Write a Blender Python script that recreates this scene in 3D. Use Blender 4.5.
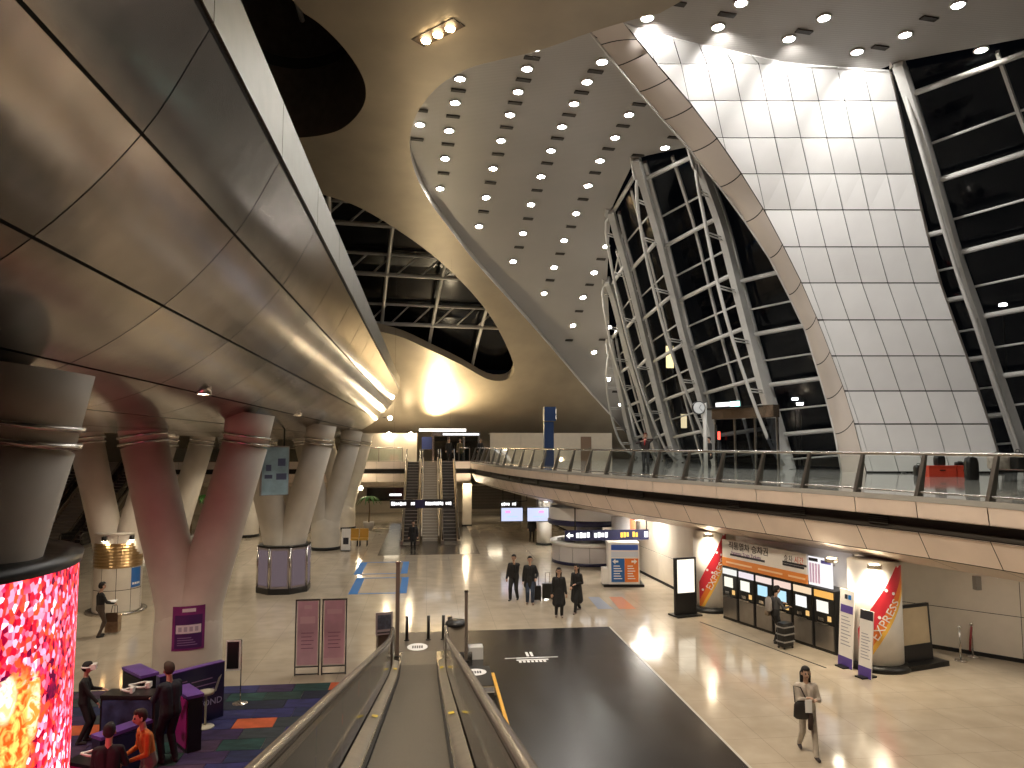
import bpy, bmesh, math, random
import numpy as np
from math import sin, cos, tan, pi, radians, atan, hypot
from mathutils import Vector, geometry
random.seed(4)
for o in list(bpy.data.objects): bpy.data.objects.remove(o)
SC = bpy.context.scene
COL = SC.collection

# ------------------------------------------------------------------ camera, world, exposure
FPX, EYE = 730.0, 6.3
PITCH = atan(61 / FPX); YAW = atan(84 / hypot(FPX, 61))
cd = bpy.data.cameras.new('camera'); cam = bpy.data.objects.new('camera', cd); COL.objects.link(cam)
cam.location = (0, 0, EYE); cam.rotation_euler = (pi / 2 + PITCH, 0, -YAW)
cd.sensor_width = 36; cd.lens = FPX / 1024 * 36; cd.clip_end = 500; cd.clip_start = 0.05
SC.camera = cam
SC.view_settings.view_transform = 'Standard'; SC.view_settings.look = 'None'
SC.view_settings.gamma = 1; SC.view_settings.use_curve_mapping = False
SC.view_settings.exposure = 0.22
W = bpy.data.worlds.new('night'); SC.world = W; W.use_nodes = True
W.node_tree.nodes['Background'].inputs[0].default_value = (0.010, 0.012, 0.018, 1)
W.node_tree.nodes['Background'].inputs[1].default_value = 0.08

# camera basis, used only to work out where things stand
Fv = np.array([sin(YAW) * cos(PITCH), cos(YAW) * cos(PITCH), sin(PITCH)])
Rv = np.array([cos(YAW), -sin(YAW), 0.0]); Uv = np.cross(Rv, Fv); CP = np.array([0, 0, EYE])
def ray(x, y): return Fv * FPX + Rv * (x - 512) + Uv * (384 - y)
def Zp(x, y, z=0.0):
    r = ray(x, y); return CP + r * (z - EYE) / r[2]
def Pd(x, y, d):
    r = ray(x, y); return CP + r * d / (r[0] * sin(YAW) + r[1] * cos(YAW))
def Py(x, y, Y):
    r = ray(x, y); return CP + r * Y / r[1]

# ------------------------------------------------------------------ materials
MATS = {}
def mat(name, col, rough=0.5, metal=0.0, emit=None, es=1.0, noise=0.0, nscale=3.0, bump=0.0, bscale=20.0, spec=0.5, stretch=None):
    if name in MATS: return MATS[name]
    m = bpy.data.materials.new(name); m.use_nodes = True
    nt = m.node_tree; b = nt.nodes['Principled BSDF']
    b.inputs['Base Color'].default_value = (*col, 1); b.inputs['Roughness'].default_value = rough
    b.inputs['Metallic'].default_value = metal; b.inputs['Specular IOR Level'].default_value = spec
    if emit:
        b.inputs['Emission Color'].default_value = (*emit, 1); b.inputs['Emission Strength'].default_value = es
    if noise or bump:
        tc = nt.nodes.new('ShaderNodeTexCoord'); mp = nt.nodes.new('ShaderNodeMapping')
        if stretch: mp.inputs['Scale'].default_value = stretch
        nt.links.new(tc.outputs['Object'], mp.inputs[0])
    if noise:
        n = nt.nodes.new('ShaderNodeTexNoise'); n.inputs['Scale'].default_value = nscale; n.inputs['Detail'].default_value = 4
        nt.links.new(mp.outputs[0], n.inputs['Vector'])
        r = nt.nodes.new('ShaderNodeValToRGB')
        r.color_ramp.elements[0].position = .3; r.color_ramp.elements[1].position = .7
        r.color_ramp.elements[0].color = (*[c * (1 - noise) for c in col], 1)
        r.color_ramp.elements[1].color = (*[min(1, c * (1 + noise)) for c in col], 1)
        nt.links.new(n.outputs[0], r.inputs[0]); nt.links.new(r.outputs[0], b.inputs['Base Color'])
    if bump:
        n2 = nt.nodes.new('ShaderNodeTexNoise'); n2.inputs['Scale'].default_value = bscale; n2.inputs['Detail'].default_value = 2
        nt.links.new(mp.outputs[0], n2.inputs['Vector'])
        bp = nt.nodes.new('ShaderNodeBump'); bp.inputs['Strength'].default_value = bump; bp.inputs['Distance'].default_value = 0.05
        nt.links.new(n2.outputs[0], bp.inputs['Height']); nt.links.new(bp.outputs[0], b.inputs['Normal'])
    MATS[name] = m
    return m
def glass_mat(name, tint, refl=0.12):
    m = bpy.data.materials.new(name); m.use_nodes = True; nt = m.node_tree
    for n in list(nt.nodes): nt.nodes.remove(n)
    out = nt.nodes.new('ShaderNodeOutputMaterial'); mx = nt.nodes.new('ShaderNodeMixShader')
    tr = nt.nodes.new('ShaderNodeBsdfTransparent'); gl = nt.nodes.new('ShaderNodeBsdfGlossy')
    tr.inputs[0].default_value = (*tint, 1); gl.inputs['Roughness'].default_value = 0.02
    lw = nt.nodes.new('ShaderNodeLayerWeight'); pw = nt.nodes.new('ShaderNodeMath'); pw.operation = 'POWER'; pw.inputs[1].default_value = 5
    ad = nt.nodes.new('ShaderNodeMath'); ad.operation = 'MULTIPLY_ADD'; ad.inputs[1].default_value = .55; ad.inputs[2].default_value = refl; ad.use_clamp = True
    lw.inputs[0].default_value = .5; nt.links.new(lw.outputs['Facing'], pw.inputs[0]); nt.links.new(pw.outputs[0], ad.inputs[0]); nt.links.new(ad.outputs[0], mx.inputs[0])
    nt.links.new(tr.outputs[0], mx.inputs[1]); nt.links.new(gl.outputs[0], mx.inputs[2]); nt.links.new(mx.outputs[0], out.inputs[0])
    MATS[name] = m; return m
def floor_mat(name, c1, c2, rough, tile, joint):
    m = bpy.data.materials.new(name); m.use_nodes = True; nt = m.node_tree; b = nt.nodes['Principled BSDF']
    tc = nt.nodes.new('ShaderNodeTexCoord'); n = nt.nodes.new('ShaderNodeTexNoise'); n.inputs['Scale'].default_value = 1.4; n.inputs['Detail'].default_value = 6
    br = nt.nodes.new('ShaderNodeTexBrick'); br.offset = 0; br.inputs['Scale'].default_value = 1
    br.inputs['Brick Width'].default_value = tile; br.inputs['Row Height'].default_value = tile; br.inputs['Mortar Size'].default_value = 0.006
    r = nt.nodes.new('ShaderNodeValToRGB'); r.color_ramp.elements[0].position = .3; r.color_ramp.elements[1].position = .72
    r.color_ramp.elements[0].color = (*c1, 1); r.color_ramp.elements[1].color = (*c2, 1)
    nt.links.new(tc.outputs['Object'], n.inputs['Vector']); nt.links.new(tc.outputs['Object'], br.inputs['Vector'])
    nt.links.new(n.outputs[0], r.inputs[0]); nt.links.new(r.outputs[0], br.inputs['Color1']); nt.links.new(r.outputs[0], br.inputs['Color2'])
    br.inputs['Mortar'].default_value = (*joint, 1)
    nt.links.new(br.outputs['Color'], b.inputs['Base Color'])
    b.inputs['Roughness'].default_value = rough
    mr = nt.nodes.new('ShaderNodeMapRange'); mr.inputs[3].default_value = rough * .75; mr.inputs[4].default_value = rough * 1.4
    nt.links.new(n.outputs[0], mr.inputs[0]); nt.links.new(mr.outputs[0], b.inputs['Roughness'])
    MATS[name] = m; return m

M_floor = floor_mat('cream_stone', (.40, .34, .26), (.50, .43, .335), .10, 1.2, (.30, .255, .20))
M_dark = floor_mat('dark_stone', (.013, .012, .011), (.020, .018, .017), .22, 1.2, (.02, .02, .02))
M_white = mat('white_panel', (.74, .73, .715), .38, noise=.04, nscale=.7)
M_trim = mat('beige_trim_panel', (.62, .55, .49), .35, noise=.04, nscale=.7)
M_joint = mat('black_joint', (.012, .011, .010), .8)
M_steel_w = mat('white_painted_steel', (.62, .61, .58), .45, noise=.04)
M_hull = mat('polished_bronze_steel', (.31, .275, .24), .20, 1.0, noise=.30, nscale=.55, bump=.16, bscale=1.3)
M_hullband = mat('olive_steel_band', (.13, .12, .09), .4, .8, noise=.1)
M_bronze = mat('bronze_cladding', (.40, .335, .245), .38, .35, noise=.10, nscale=.5, bump=.02, bscale=2)
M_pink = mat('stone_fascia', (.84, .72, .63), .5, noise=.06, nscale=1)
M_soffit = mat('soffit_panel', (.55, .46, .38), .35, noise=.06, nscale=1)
M_recess = mat('dark_recess', (.035, .028, .022), .6)
M_cream = mat('cream_wall', (.66, .58, .46), .55, noise=.04)
M_lightwall = mat('white_wall', (.82, .80, .77), .5, noise=.03)
M_conc = mat('column_stone', (.62, .57, .49), .6, noise=.07, nscale=1.5)
M_chrome = mat('brushed_metal', (.58, .55, .51), .25, 1.0, noise=.06, nscale=4)
M_brass = mat('ribbed_brass', (.42, .28, .14), .28, 1.0, noise=.1, nscale=6)
M_blackp = mat('black_plastic', (.012, .012, .013), .35)
M_blackm = mat('black_metal', (.02, .02, .02), .4, .5)
M_rubber = mat('handrail_rubber', (.10, .085, .07), .22)
M_dglass = mat('dark_balustrade', (.035, .032, .028), .08, 0.0, spec=.8)
M_step = mat('escalator_step', (.11, .10, .09), .45, .6, noise=.1)
M_pallet = mat('pallet_metal', (.060, .052, .042), .5, .2, noise=.12, nscale=12, stretch=(8, .3, 1))
M_yellow = mat('safety_yellow', (.75, .58, .05), .5)
M_glass = glass_mat('clear_glass', (.84, .89, .87), .04)
M_night = glass_mat('night_glass', (.5, .52, .55), .025)
M_ink = mat('dark_ink', (.03, .03, .04), .6)
M_inkw = mat('white_ink', (.85, .85, .85), .6)
M_navy = mat('navy_panel', (.018, .02, .07), .35)
M_blue = mat('blue_panel', (.02, .13, .42), .4)
M_orange = mat('orange_panel', (.75, .20, .04), .4)
M_bluefl = mat('blue_floor_vinyl', (.02, .17, .50), .55, spec=.2)
M_red = mat('red_paint', (.62, .06, .03), .35)
M_magenta = mat('magenta_panel', (.42, .02, .22), .4)
M_purple = mat('purple_top', (.13, .06, .30), .3, noise=.35, nscale=2)
M_ironframe = mat('thin_black_frame', (.015, .015, .015), .4)
M_leaf = mat('plant_leaf', (.05, .16, .03), .5, noise=.3)
def E(name, c, s): return mat('glow_' + name, (.03, .03, .03), .5, emit=c, es=s)

# ------------------------------------------------------------------ mesh helpers
class MB:
    def __init__(s): s.v = []; s.f = []; s.m = []
    def add(s, vs, fs, mi=0):
        b = len(s.v); s.v += [tuple(map(float, p)) for p in vs]; s.f += [tuple(i + b for i in q) for q in fs]; s.m += [mi] * len(fs); return s
    def box(s, x0, x1, y0, y1, z0, z1, mi=0):
        return s.add([(x0, y0, z0), (x1, y0, z0), (x1, y1, z0), (x0, y1, z0), (x0, y0, z1), (x1, y0, z1), (x1, y1, z1), (x0, y1, z1)],
                     [(0, 3, 2, 1), (4, 5, 6, 7), (0, 1, 5, 4), (1, 2, 6, 5), (2, 3, 7, 6), (3, 0, 4, 7)], mi)
    def obox(s, a, b, w, z0, z1, mi=0):   # box standing along plan segment a-b, thickness w
        a = np.array(a[:2], float); b = np.array(b[:2], float); t = (b - a) / max(np.linalg.norm(b - a), 1e-6); n = np.array([-t[1], t[0]]) * w / 2
        q = [a - n, b - n, b + n, a + n]
        return s.prism([tuple(p) for p in q], z0, z1, mi)
    def prism(s, poly, z0, z1, mi=0):
        n = len(poly)
        ar = sum(poly[i][0] * poly[(i + 1) % n][1] - poly[(i + 1) % n][0] * poly[i][1] for i in range(n))
        if ar < 0: poly = poly[::-1]
        vs = [(p[0], p[1], z0) for p in poly] + [(p[0], p[1], z1) for p in poly]
        fs = [tuple(range(n - 1, -1, -1)), tuple(range(n, 2 * n))] + [(i, (i + 1) % n, n + (i + 1) % n, n + i) for i in range(n)]
        return s.add(vs, fs, mi)
    def tube(s, pts, rad, seg=8, mi=0, cap=True, sy=1.0):
        pts = [np.array(p, float) for p in pts]; n = len(pts)
        rads = rad if hasattr(rad, '__len__') else [rad] * n
        vs = []; up = None
        for i, p in enumerate(pts):
            t = pts[min(i + 1, n - 1)] - pts[max(i - 1, 0)]; t = t / (np.linalg.norm(t) + 1e-9)
            if up is None:
                up = np.array([0, 0, 1.0]) if abs(t[2]) < .9 else np.array([0, 1.0, 0])
            a = np.cross(t, up); a /= np.linalg.norm(a); c = np.cross(a, t); up = c
            for k in range(seg):
                th = 2 * pi * k / seg; vs.append(p + rads[i] * (a * cos(th) + c * sin(th) * sy))
        fs = []
        for i in range(n - 1):
            for k in range(seg):
                k2 = (k + 1) % seg; fs.append((i * seg + k, (i + 1) * seg + k, (i + 1) * seg + k2, i * seg + k2))
        if cap: fs += [tuple(range(seg)), tuple(range((n - 1) * seg + seg - 1, (n - 1) * seg - 1, -1))]
        return s.add(vs, [f[::-1] for f in fs], mi)
    def bar(s, pts, prof, mi=0):           # sweep of a closed 2D profile (side, up) along a polyline; side is horizontal
        pts = [np.array(p, float) for p in pts]; n = len(pts); m = len(prof); vs = []
        for i, p in enumerate(pts):
            t = pts[min(i + 1, n - 1)] - pts[max(i - 1, 0)]; t /= np.linalg.norm(t)
            sd = np.cross(t, [0, 0, 1.0]); 
            if np.linalg.norm(sd) < 1e-4: sd = np.array([1.0, 0, 0])
            sd /= np.linalg.norm(sd); up = np.cross(sd, t)
            for a, b in prof: vs.append(p + sd * a + up * b)
        fs = []
        for i in range(n - 1):
            for k in range(m):
                k2 = (k + 1) % m; fs.append((i * m + k, i * m + k2, (i + 1) * m + k2, (i + 1) * m + k))
        fs += [tuple(range(m - 1, -1, -1)), tuple(range((n - 1) * m, n * m))]
        return s.add(vs, fs, mi)
    def lathe(s, prof, c=(0, 0), seg=24, mi=0, a0=0, a1=2 * pi, cap=True):
        full = abs(a1 - a0 - 2 * pi) < 1e-6; ns = seg if full else seg + 1; vs = []
        for r, z in prof:
            for k in range(ns):
                th = a0 + (a1 - a0) * k / seg; vs.append((c[0] + r * cos(th), c[1] + r * sin(th), z))
        fs = []
        for i in range(len(prof) - 1):
            for k in range(seg):
                k2 = (k + 1) % ns; fs.append((i * ns + k, i * ns + k2, (i + 1) * ns + k2, (i + 1) * ns + k))
        if full and cap:
            if prof[0][0] > 1e-4: fs.append(tuple(range(ns - 1, -1, -1)))
            if prof[-1][0] > 1e-4: fs.append(tuple(range((len(prof) - 1) * ns, len(prof) * ns)))
        return s.add(vs, fs, mi)
    def grid(s, P, mi=0, flip=False):      # P[i][j] points
        n, m = len(P), len(P[0]); fs = []
        for i in range(n - 1):
            for j in range(m - 1):
                q = (i * m + j, i * m + j + 1, (i + 1) * m + j + 1, (i + 1) * m + j); fs.append(q[::-1] if flip else q)
        return s.add([p for r in P for p in r], fs, mi)
    def slab(s, quad, th, mi=0):           # polygon in space, thickness th behind it (opposite of its normal)
        q = [np.array(p, float) for p in quad]; n = sum(np.cross(q[i] - q[0], q[(i + 1) % len(q)] - q[0]) for i in range(1, len(q) - 1)); n = n / (np.linalg.norm(n) + 1e-9)
        k = len(q); vs = q + [p - n * th for p in q]
        return s.add(vs, [tuple(range(k)), tuple(range(2 * k - 1, k - 1, -1))] + [(i, k + i, k + (i + 1) % k, (i + 1) % k) for i in range(k)], mi)
    def mesh(s, name, mats, smooth=False, shift=None):
        me = bpy.data.meshes.new(name)
        vs = s.v if shift is None else [(a - shift[0], b - shift[1], c - shift[2]) for a, b, c in s.v]
        me.from_pydata(vs, [], s.f)
        for m in (mats if isinstance(mats, (list, tuple)) else [mats]): me.materials.append(m)
        if max(s.m, default=0) > 0: me.polygons.foreach_set('material_index', s.m)
        if smooth: me.polygons.foreach_set('use_smooth', [True] * len(me.polygons))
        me.update(); return me
def link(o, parent=None):
    COL.objects.link(o)
    if parent: o.parent = parent
    return o
def tag(o, label, cat=None, group=None, kind=None):
    o['label'] = label
    if cat: o['category'] = cat
    if group: o['group'] = group
    if kind: o['kind'] = kind
    return o
def thing(name, label, cat, loc=(0, 0, 0), rz=0, group=None):
    o = bpy.data.objects.new(name, None); o.location = loc; o.rotation_euler = (0, 0, rz); o.empty_display_size = .2
    link(o); return tag(o, label, cat, group)
def part(root, name, mb, mats, smooth=False, label=None, world=True, kind=None):
    if world:
        r = root
        while r.parent: r = r.parent
        sh = r.location
    me = mb.mesh(name, mats, smooth, sh if world else None)
    o = bpy.data.objects.new(name, me); link(o, root)
    if label: o['label'] = label
    if kind: o['kind'] = kind
    return o
def solo(name, mb, mats, label, cat, group=None, kind=None, smooth=False, loc=None):
    me = mb.mesh(name, mats, smooth, loc); o = bpy.data.objects.new(name, me)
    if loc is not None: o.location = loc
    link(o); return tag(o, label, cat, group, kind)
def shadeauto(o, ang=40):
    me = o.data; me.polygons.foreach_set('use_smooth', [True] * len(me.polygons)); me.set_sharp_from_angle(angle=radians(ang)); return o
def copy_tree(o, parent=None, **kw):
    c = o.copy(); COL.objects.link(c)
    if parent: c.parent = parent
    for k, v in kw.items(): c[k] = v
    for ch in list(o.children): copy_tree(ch, c)
    return c
def text_mb(body, size, extr=0.004):
    cu = bpy.data.curves.new('t', 'FONT'); cu.body = body; cu.size = size; cu.extrude = extr; cu.align_x = 'CENTER'; cu.align_y = 'CENTER'; cu.resolution_u = 2
    o = bpy.data.objects.new('t', cu); me = bpy.data.meshes.new_from_object(o)
    mb = MB(); mb.add([tuple(v.co) for v in me.vertices], [tuple(p.vertices) for p in me.polygons])
    bpy.data.objects.remove(o); bpy.data.meshes.remove(me); return mb
def place(mb, org, ux, uy):                # map a flat (x,y,z) builder onto a frame
    ux = np.array(ux, float); ux /= np.linalg.norm(ux); uy = np.array(uy, float); uy -= ux * (uy @ ux); uy /= np.linalg.norm(uy); n = np.cross(ux, uy)
    mb.v = [tuple(np.array(org) + ux * x + uy * y + n * z) for x, y, z in mb.v]; return mb
def spot(name, loc, target, power, col, size=60, blend=.5, rad=.1):
    l = bpy.data.lights.new(name, 'SPOT'); l.energy = power; l.color = col; l.spot_size = radians(size); l.spot_blend = blend; l.shadow_soft_size = rad
    o = bpy.data.objects.new(name, l); o.location = loc
    o.rotation_euler = (Vector(target) - Vector(loc)).to_track_quat('-Z', 'Y').to_euler(); return link(o)
def catmull(pts, n=8):
    p = [np.array(q, float) for q in pts]; p = [2 * p[0] - p[1]] + p + [2 * p[-1] - p[-2]]; out = []
    for i in range(1, len(p) - 2):
        for k in range(n):
            t = k / n; out.append(.5 * (2 * p[i] + (p[i + 1] - p[i - 1]) * t + (2 * p[i - 1] - 5 * p[i] + 4 * p[i + 1] - p[i + 2]) * t * t + (3 * p[i] - p[i - 1] - 3 * p[i + 1] + p[i + 2]) * t ** 3))
    return out + [p[-2]]
def resample(pts, step):
    pts = [np.array(p, float) for p in pts]; L = [0]
    for a, b in zip(pts, pts[1:]): L.append(L[-1] + np.linalg.norm(b - a))
    n = max(1, round(L[-1] / step)); out = []
    for k in range(n + 1):
        s_ = L[-1] * k / n; i = min(max(np.searchsorted(L, s_) - 1, 0), len(pts) - 2); t = (s_ - L[i]) / (L[i + 1] - L[i] + 1e-9); out.append(pts[i] * (1 - t) + pts[i + 1] * t)
    return out
def interp(x, xs, ys): return float(np.interp(x, xs, ys))

# ================================================================== STRUCTURE
# ---- vault: flat crown, then an arc of radius VR that comes down at the far end
VU0, VR, VZ = 29.7, 47.7, 20.8
ROW = radians(6.8)
Ud = np.array([-sin(ROW), cos(ROW)]); Vd = np.array([cos(ROW), sin(ROW)])
def vz(u):
    if u < VU0: return VZ
    x = u - VU0
    if x < VR * sin(pi / 4): return VZ - VR + math.sqrt(VR * VR - x * x)
    return VZ - VR + VR * cos(pi / 4) - (x - VR * sin(pi / 4))
def vnorm(u):                              # downward normal in (u,z)
    x = max(0, u - VU0); s_ = min(x / VR, sin(pi / 4)); c = math.sqrt(1 - s_ * s_); return -s_, -c
def V3(u, v, off=0.0):
    nu, nz = vnorm(u); uu = u + nu * off; p = Ud * uu + Vd * v
    return np.array([p[0], p[1], vz(u) + nz * off])
def vault_hit(px, py):
    r = ray(px, py); r = r / np.linalg.norm(r); lo, hi = 1.0, 140.0
    for t in np.arange(5, 140, .5):
        q = CP + r * t
        if q[2] > vz(q[:2] @ Ud): hi = t; lo = t - .5; break
    for _ in range(30):
        m = (lo + hi) / 2; q = CP + r * m
        if q[2] > vz(q[:2] @ Ud): hi = m
        else: lo = m
    q = CP + r * lo; return q
def UV(px, py):
    q = vault_hit(px, py); return (q[:2] @ Ud, q[:2] @ Vd)
def inpoly(p, poly):
    x, y = p; c = False; n = len(poly)
    for i in range(n):
        x1, y1 = poly[i]; x2, y2 = poly[(i + 1) % n]
        if (y1 > y) != (y2 > y) and x < (x2 - x1) * (y - y1) / (y2 - y1) + x1: c = not c
    return c
def dens(loop, step):
    out = []
    for i in range(len(loop)):
        a = np.array(loop[i]); b = np.array(loop[(i + 1) % len(loop)]); n = max(1, int(np.linalg.norm(b - a) / step))
        out += [tuple(a + (b - a) * k / n) for k in range(n)]
    return out
def vault_mesh(outer, holes, step=1.6, off=0.0):
    loops = [dens(outer, 1.2)] + [dens(h, .8) for h in holes]
    vs = []; es = []
    for L in loops:
        b = len(vs); vs += [Vector(p) for p in L]; es += [(b + i, b + (i + 1) % len(L)) for i in range(len(L))]
    us = [p[0] for p in outer]; vv = [p[1] for p in outer]
    u = min(us) + .3
    while u < max(us):
        v = min(vv) + .3
        while v < max(vv):
            if inpoly((u, v), outer) and not any(inpoly((u, v), h) for h in holes): vs.append(Vector((u + random.uniform(-.05, .05), v + random.uniform(-.05, .05))))
            v += step
        u += step
    r = geometry.delaunay_2d_cdt(vs, es, [], 0, 1e-5)
    pv, pf = r[0], r[2]; mb = MB(); fs = []
    for f in pf:
        c = sum((pv[i] for i in f), Vector((0, 0))) / len(f)
        if inpoly((c.x, c.y), outer) and not any(inpoly((c.x, c.y), h) for h in holes): fs.append(tuple(f))
    mb.add([V3(p.x, p.y, off) for p in pv], fs)
    return mb
UEND = VU0 + VR * sin(pi / 4) + (vz(VU0 + VR * sin(pi / 4)) - 5.0)
# mullion lines of the curtain wall: pixel trace, base distance
MUL = {
 'A3': ([(640, 459), (632, 440), (620, 390), (610, 338)], 63.5),
 'A2': ([(660, 460.5), (651, 434), (640, 392), (627, 350), (613, 297), (607, 280)], 60),
 'A':  ([(680, 463), (674, 448), (660, 400), (645, 340), (630, 280), (616, 230), (611, 210)], 54),
 'B':  ([(717, 466), (709, 427), (698, 385), (685, 340), (671, 285), (657, 230), (646, 192), (636, 158)], 46.5),
 'C':  ([(787, 470), (781, 448), (766, 395), (751, 340), (736, 283), (721, 225), (706, 182), (692, 146)], 39.5),
 'D':  ([(1026, 472), (1021, 448), (998, 380), (978, 318), (958, 260), (926, 150), (912, 105), (898, 62)], 34.5),
 'E':  ([(1310, 484), (1298, 448), (1240, 330), (1182, 230), (1130, 120), (1094, 25)], 30.0)}
MPTS = {}
for k, (px, d0) in MUL.items():
    top = vault_hit(*px[-1]); dt = float(top[0] * sin(YAW) + top[1] * cos(YAW)); y0, y1 = px[0][1], px[-1][1]; L = []
    for x, y in px:
        t = (y0 - y) / (y0 - y1); L.append(Pd(x, y, d0 + (dt - d0) * (t ** 1.6)))
    L[0] = np.array([*Zp(*px[0], 5.0)[:2], 5.0]) * 0 + Pd(*px[0], d0); L[0][2] = 5.0
    MPTS[k] = catmull(L, 6)
topUV = {k: (m[-1][:2] @ Ud, m[-1][:2] @ Vd) for k, m in MPTS.items()}
right_b = [topUV[k] for k in ('E', 'D', 'C', 'B', 'A', 'A2', 'A3')]
edge_px = [(660, 0), (625, 9), (590, 20), (540, 38), (500, 48), (468, 57), (440, 74), (422, 95), (412, 117), (410, 140), (416, 167), (430, 195), (447, 219), (470, 250), (500, 285), (540, 331), (580, 379), (610, 413), (634, 441)]
edge = [tuple(p) for p in catmull([UV(*p) for p in edge_px], 4)]
UMIN = 3.0
ceil_poly = [(UMIN, edge[0][1] + 9.0), ] + edge + [(edge[-1][0] + .4, edge[-1][1] + .5)] + right_b[::-1] + [(14, 30), (UMIN, 31)]
bron_poly = [(UMIN, edge[0][1] + 9.0)] + edge + [(UEND, edge[-1][1] + .6), (UEND, -34), (UMIN, -34)]
hole1 = [UV(*p) for p in [(304, 0), (321, 12), (340, 31), (353, 48), (362, 64), (366, 78), (365, 91), (359, 103), (349, 114), (336, 122), (315, 127), (289, 128), (255, 120), (225, 90), (205, 40), (205, -20), (235, -60), (270, -40)]]
hole2 = [UV(*p) for p in [(311, 183), (326, 188), (350, 196), (372, 207), (403, 227), (431, 248), (462, 277), (487, 307), (503, 335), (512, 357), (513, 368), (505, 376), (487, 375), (462, 361), (431, 346), (403, 333), (375, 325), (345, 316), (310, 300), (285, 270), (272, 230), (280, 195), (295, 184)]]
hole1 = [tuple(p) for p in catmull(hole1 + [hole1[0]], 3)][:-1]; hole2 = [tuple(p) for p in catmull(hole2 + [hole2[0]], 3)][:-1]
# ceiling with fine slats
M_ceil = mat('slatted_ceiling', (.42, .40, .375), .42, noise=.03, nscale=.4)
nt = M_ceil.node_tree; wv = nt.nodes.new('ShaderNodeTexWave'); wv.inputs['Scale'].default_value = 2.6; wv.bands_direction = 'Y'
bp = nt.nodes.new('ShaderNodeBump'); bp.inputs['Strength'].default_value = .22; bp.inputs['Distance'].default_value = .02
tcc = nt.nodes.new('ShaderNodeTexCoord'); nt.links.new(tcc.outputs['Object'], wv.inputs[0]); nt.links.new(wv.outputs[1], bp.inputs['Height']); nt.links.new(bp.outputs[0], nt.nodes['Principled BSDF'].inputs['Normal'])
o = solo('ceiling', vault_mesh(ceil_poly, []), M_ceil, 'grey slatted vaulted ceiling dotted with round downlights', 'ceiling', kind='structure', smooth=True)
# bronze shell, a hand lower than the slatted ceiling, with two openings
BO = .45
mb = vault_mesh(bron_poly, [hole1, hole2], off=BO)
shell = solo('wall_vault', mb, M_bronze, 'bronze metal shell with two large rounded openings', 'wall', kind='structure', smooth=True)
lip = MB(); lip.grid([[V3(u, v, BO), V3(u, v, -.02)] for u, v in edge])
part(shell, 'edge_lip', lip, mat('pale_lip', (.6, .56, .5), .4), True)
l1 = dens(hole1, .8); l1.append(l1[0]); mb = MB()
mb.grid([[V3(u, v, BO), V3(u, v, BO) + np.array([0, 0, 1.6]), V3(u, v, BO) + np.array([0, 0, 6.5])] for u, v in l1], flip=True)
part(shell, 'skylight_well', mb, mat('brown_well', (.10, .075, .06), .55, noise=.2), True)
cen = np.mean([V3(u, v, 0) for u, v in hole1], axis=0)
mb = MB(); rr = []
for u, v in l1: p = V3(u, v, 0); rr.append([cen + (p - cen) * .86 + np.array([0, 0, 2.4]), cen + (p - cen) * .86 + np.array([0, 0, 2.9])])
mb.grid(rr); part(shell, 'skylight_ring', mb, M_joint, True)
mb = MB(); mb.tube([cen + np.array([-.9, -3, 4.2]), cen + np.array([-.9, 4, 4.2])], .12); mb.tube([cen + np.array([2.2, .6, 2.6]), cen + np.array([3.2, .0, 2.3])], .07)
part(shell, 'skylight_beam', mb, M_steel_w, True)
mb = MB(); mb.slab([cen + np.array([-7, -8, 6.6]), cen + np.array([7, -8, 6.6]), cen + np.array([7, 8, 6.6]), cen + np.array([-7, 8, 6.6])][::-1], .1)
part(shell, 'skylight_pane', mb, mat('black_night_pane', (.004, .004, .005), .15))
l2 = dens(hole2, .8); l2.append(l2[0]); mb = MB(); mb.grid([[V3(u, v, BO), V3(u, v, -.25)] for u, v in l2], flip=True)
part(shell, 'opening_rim', mb, M_bronze, True)
# steel frame and panes behind the almond opening
uu = [p[0] for p in hole2]; vvv = [p[1] for p in hole2]; u0, u1, v0, v1 = min(uu) - .5, max(uu) + .5, min(vvv) - .5, max(vvv) + .5
nu, nv = 4, 5
M_tube = mat('grey_steel_tube', (.42, .40, .37), .45)
for i in range(nu):
    for j in range(nv):
        a0, a1 = u0 + (u1 - u0) * i / nu, u0 + (u1 - u0) * (i + 1) / nu; b0, b1 = v0 + (v1 - v0) * j / nv, v0 + (v1 - v0) * (j + 1) / nv
        mb = MB(); mb.slab([V3(a0, b0, -1.3), V3(a1, b0, -1.3), V3(a1, b1, -1.3), V3(a0, b1, -1.3)], .03)
        part(shell, 'pane', mb, MATS['black_night_pane'])
for i in range(1, nu):
    a = u0 + (u1 - u0) * i / nu
    mb = MB(); mb.tube([V3(a, v0, -.5), V3(a, v1, -.5)], .15); mb.tube([V3(a - 1.4, v0, -1.0), V3(a - 1.4, v1, -1.0)], .10)
    k = v0
    while k < v1 - 1.6:
        mb.tube([V3(a, k, -.5), V3(a - 1.4, k + 1.3, -1.0)], .06, 6); k += 1.6
    part(shell, 'truss_girder', mb, M_tube, True)
for j in range(1, nv):
    b = v0 + (v1 - v0) * j / nv
    mb = MB(); mb.tube([V3(u0 + (u1 - u0) * k / 10, b, -.55) for k in range(11)], .13)
    part(shell, 'frame_tube', mb, M_tube, True)

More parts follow.
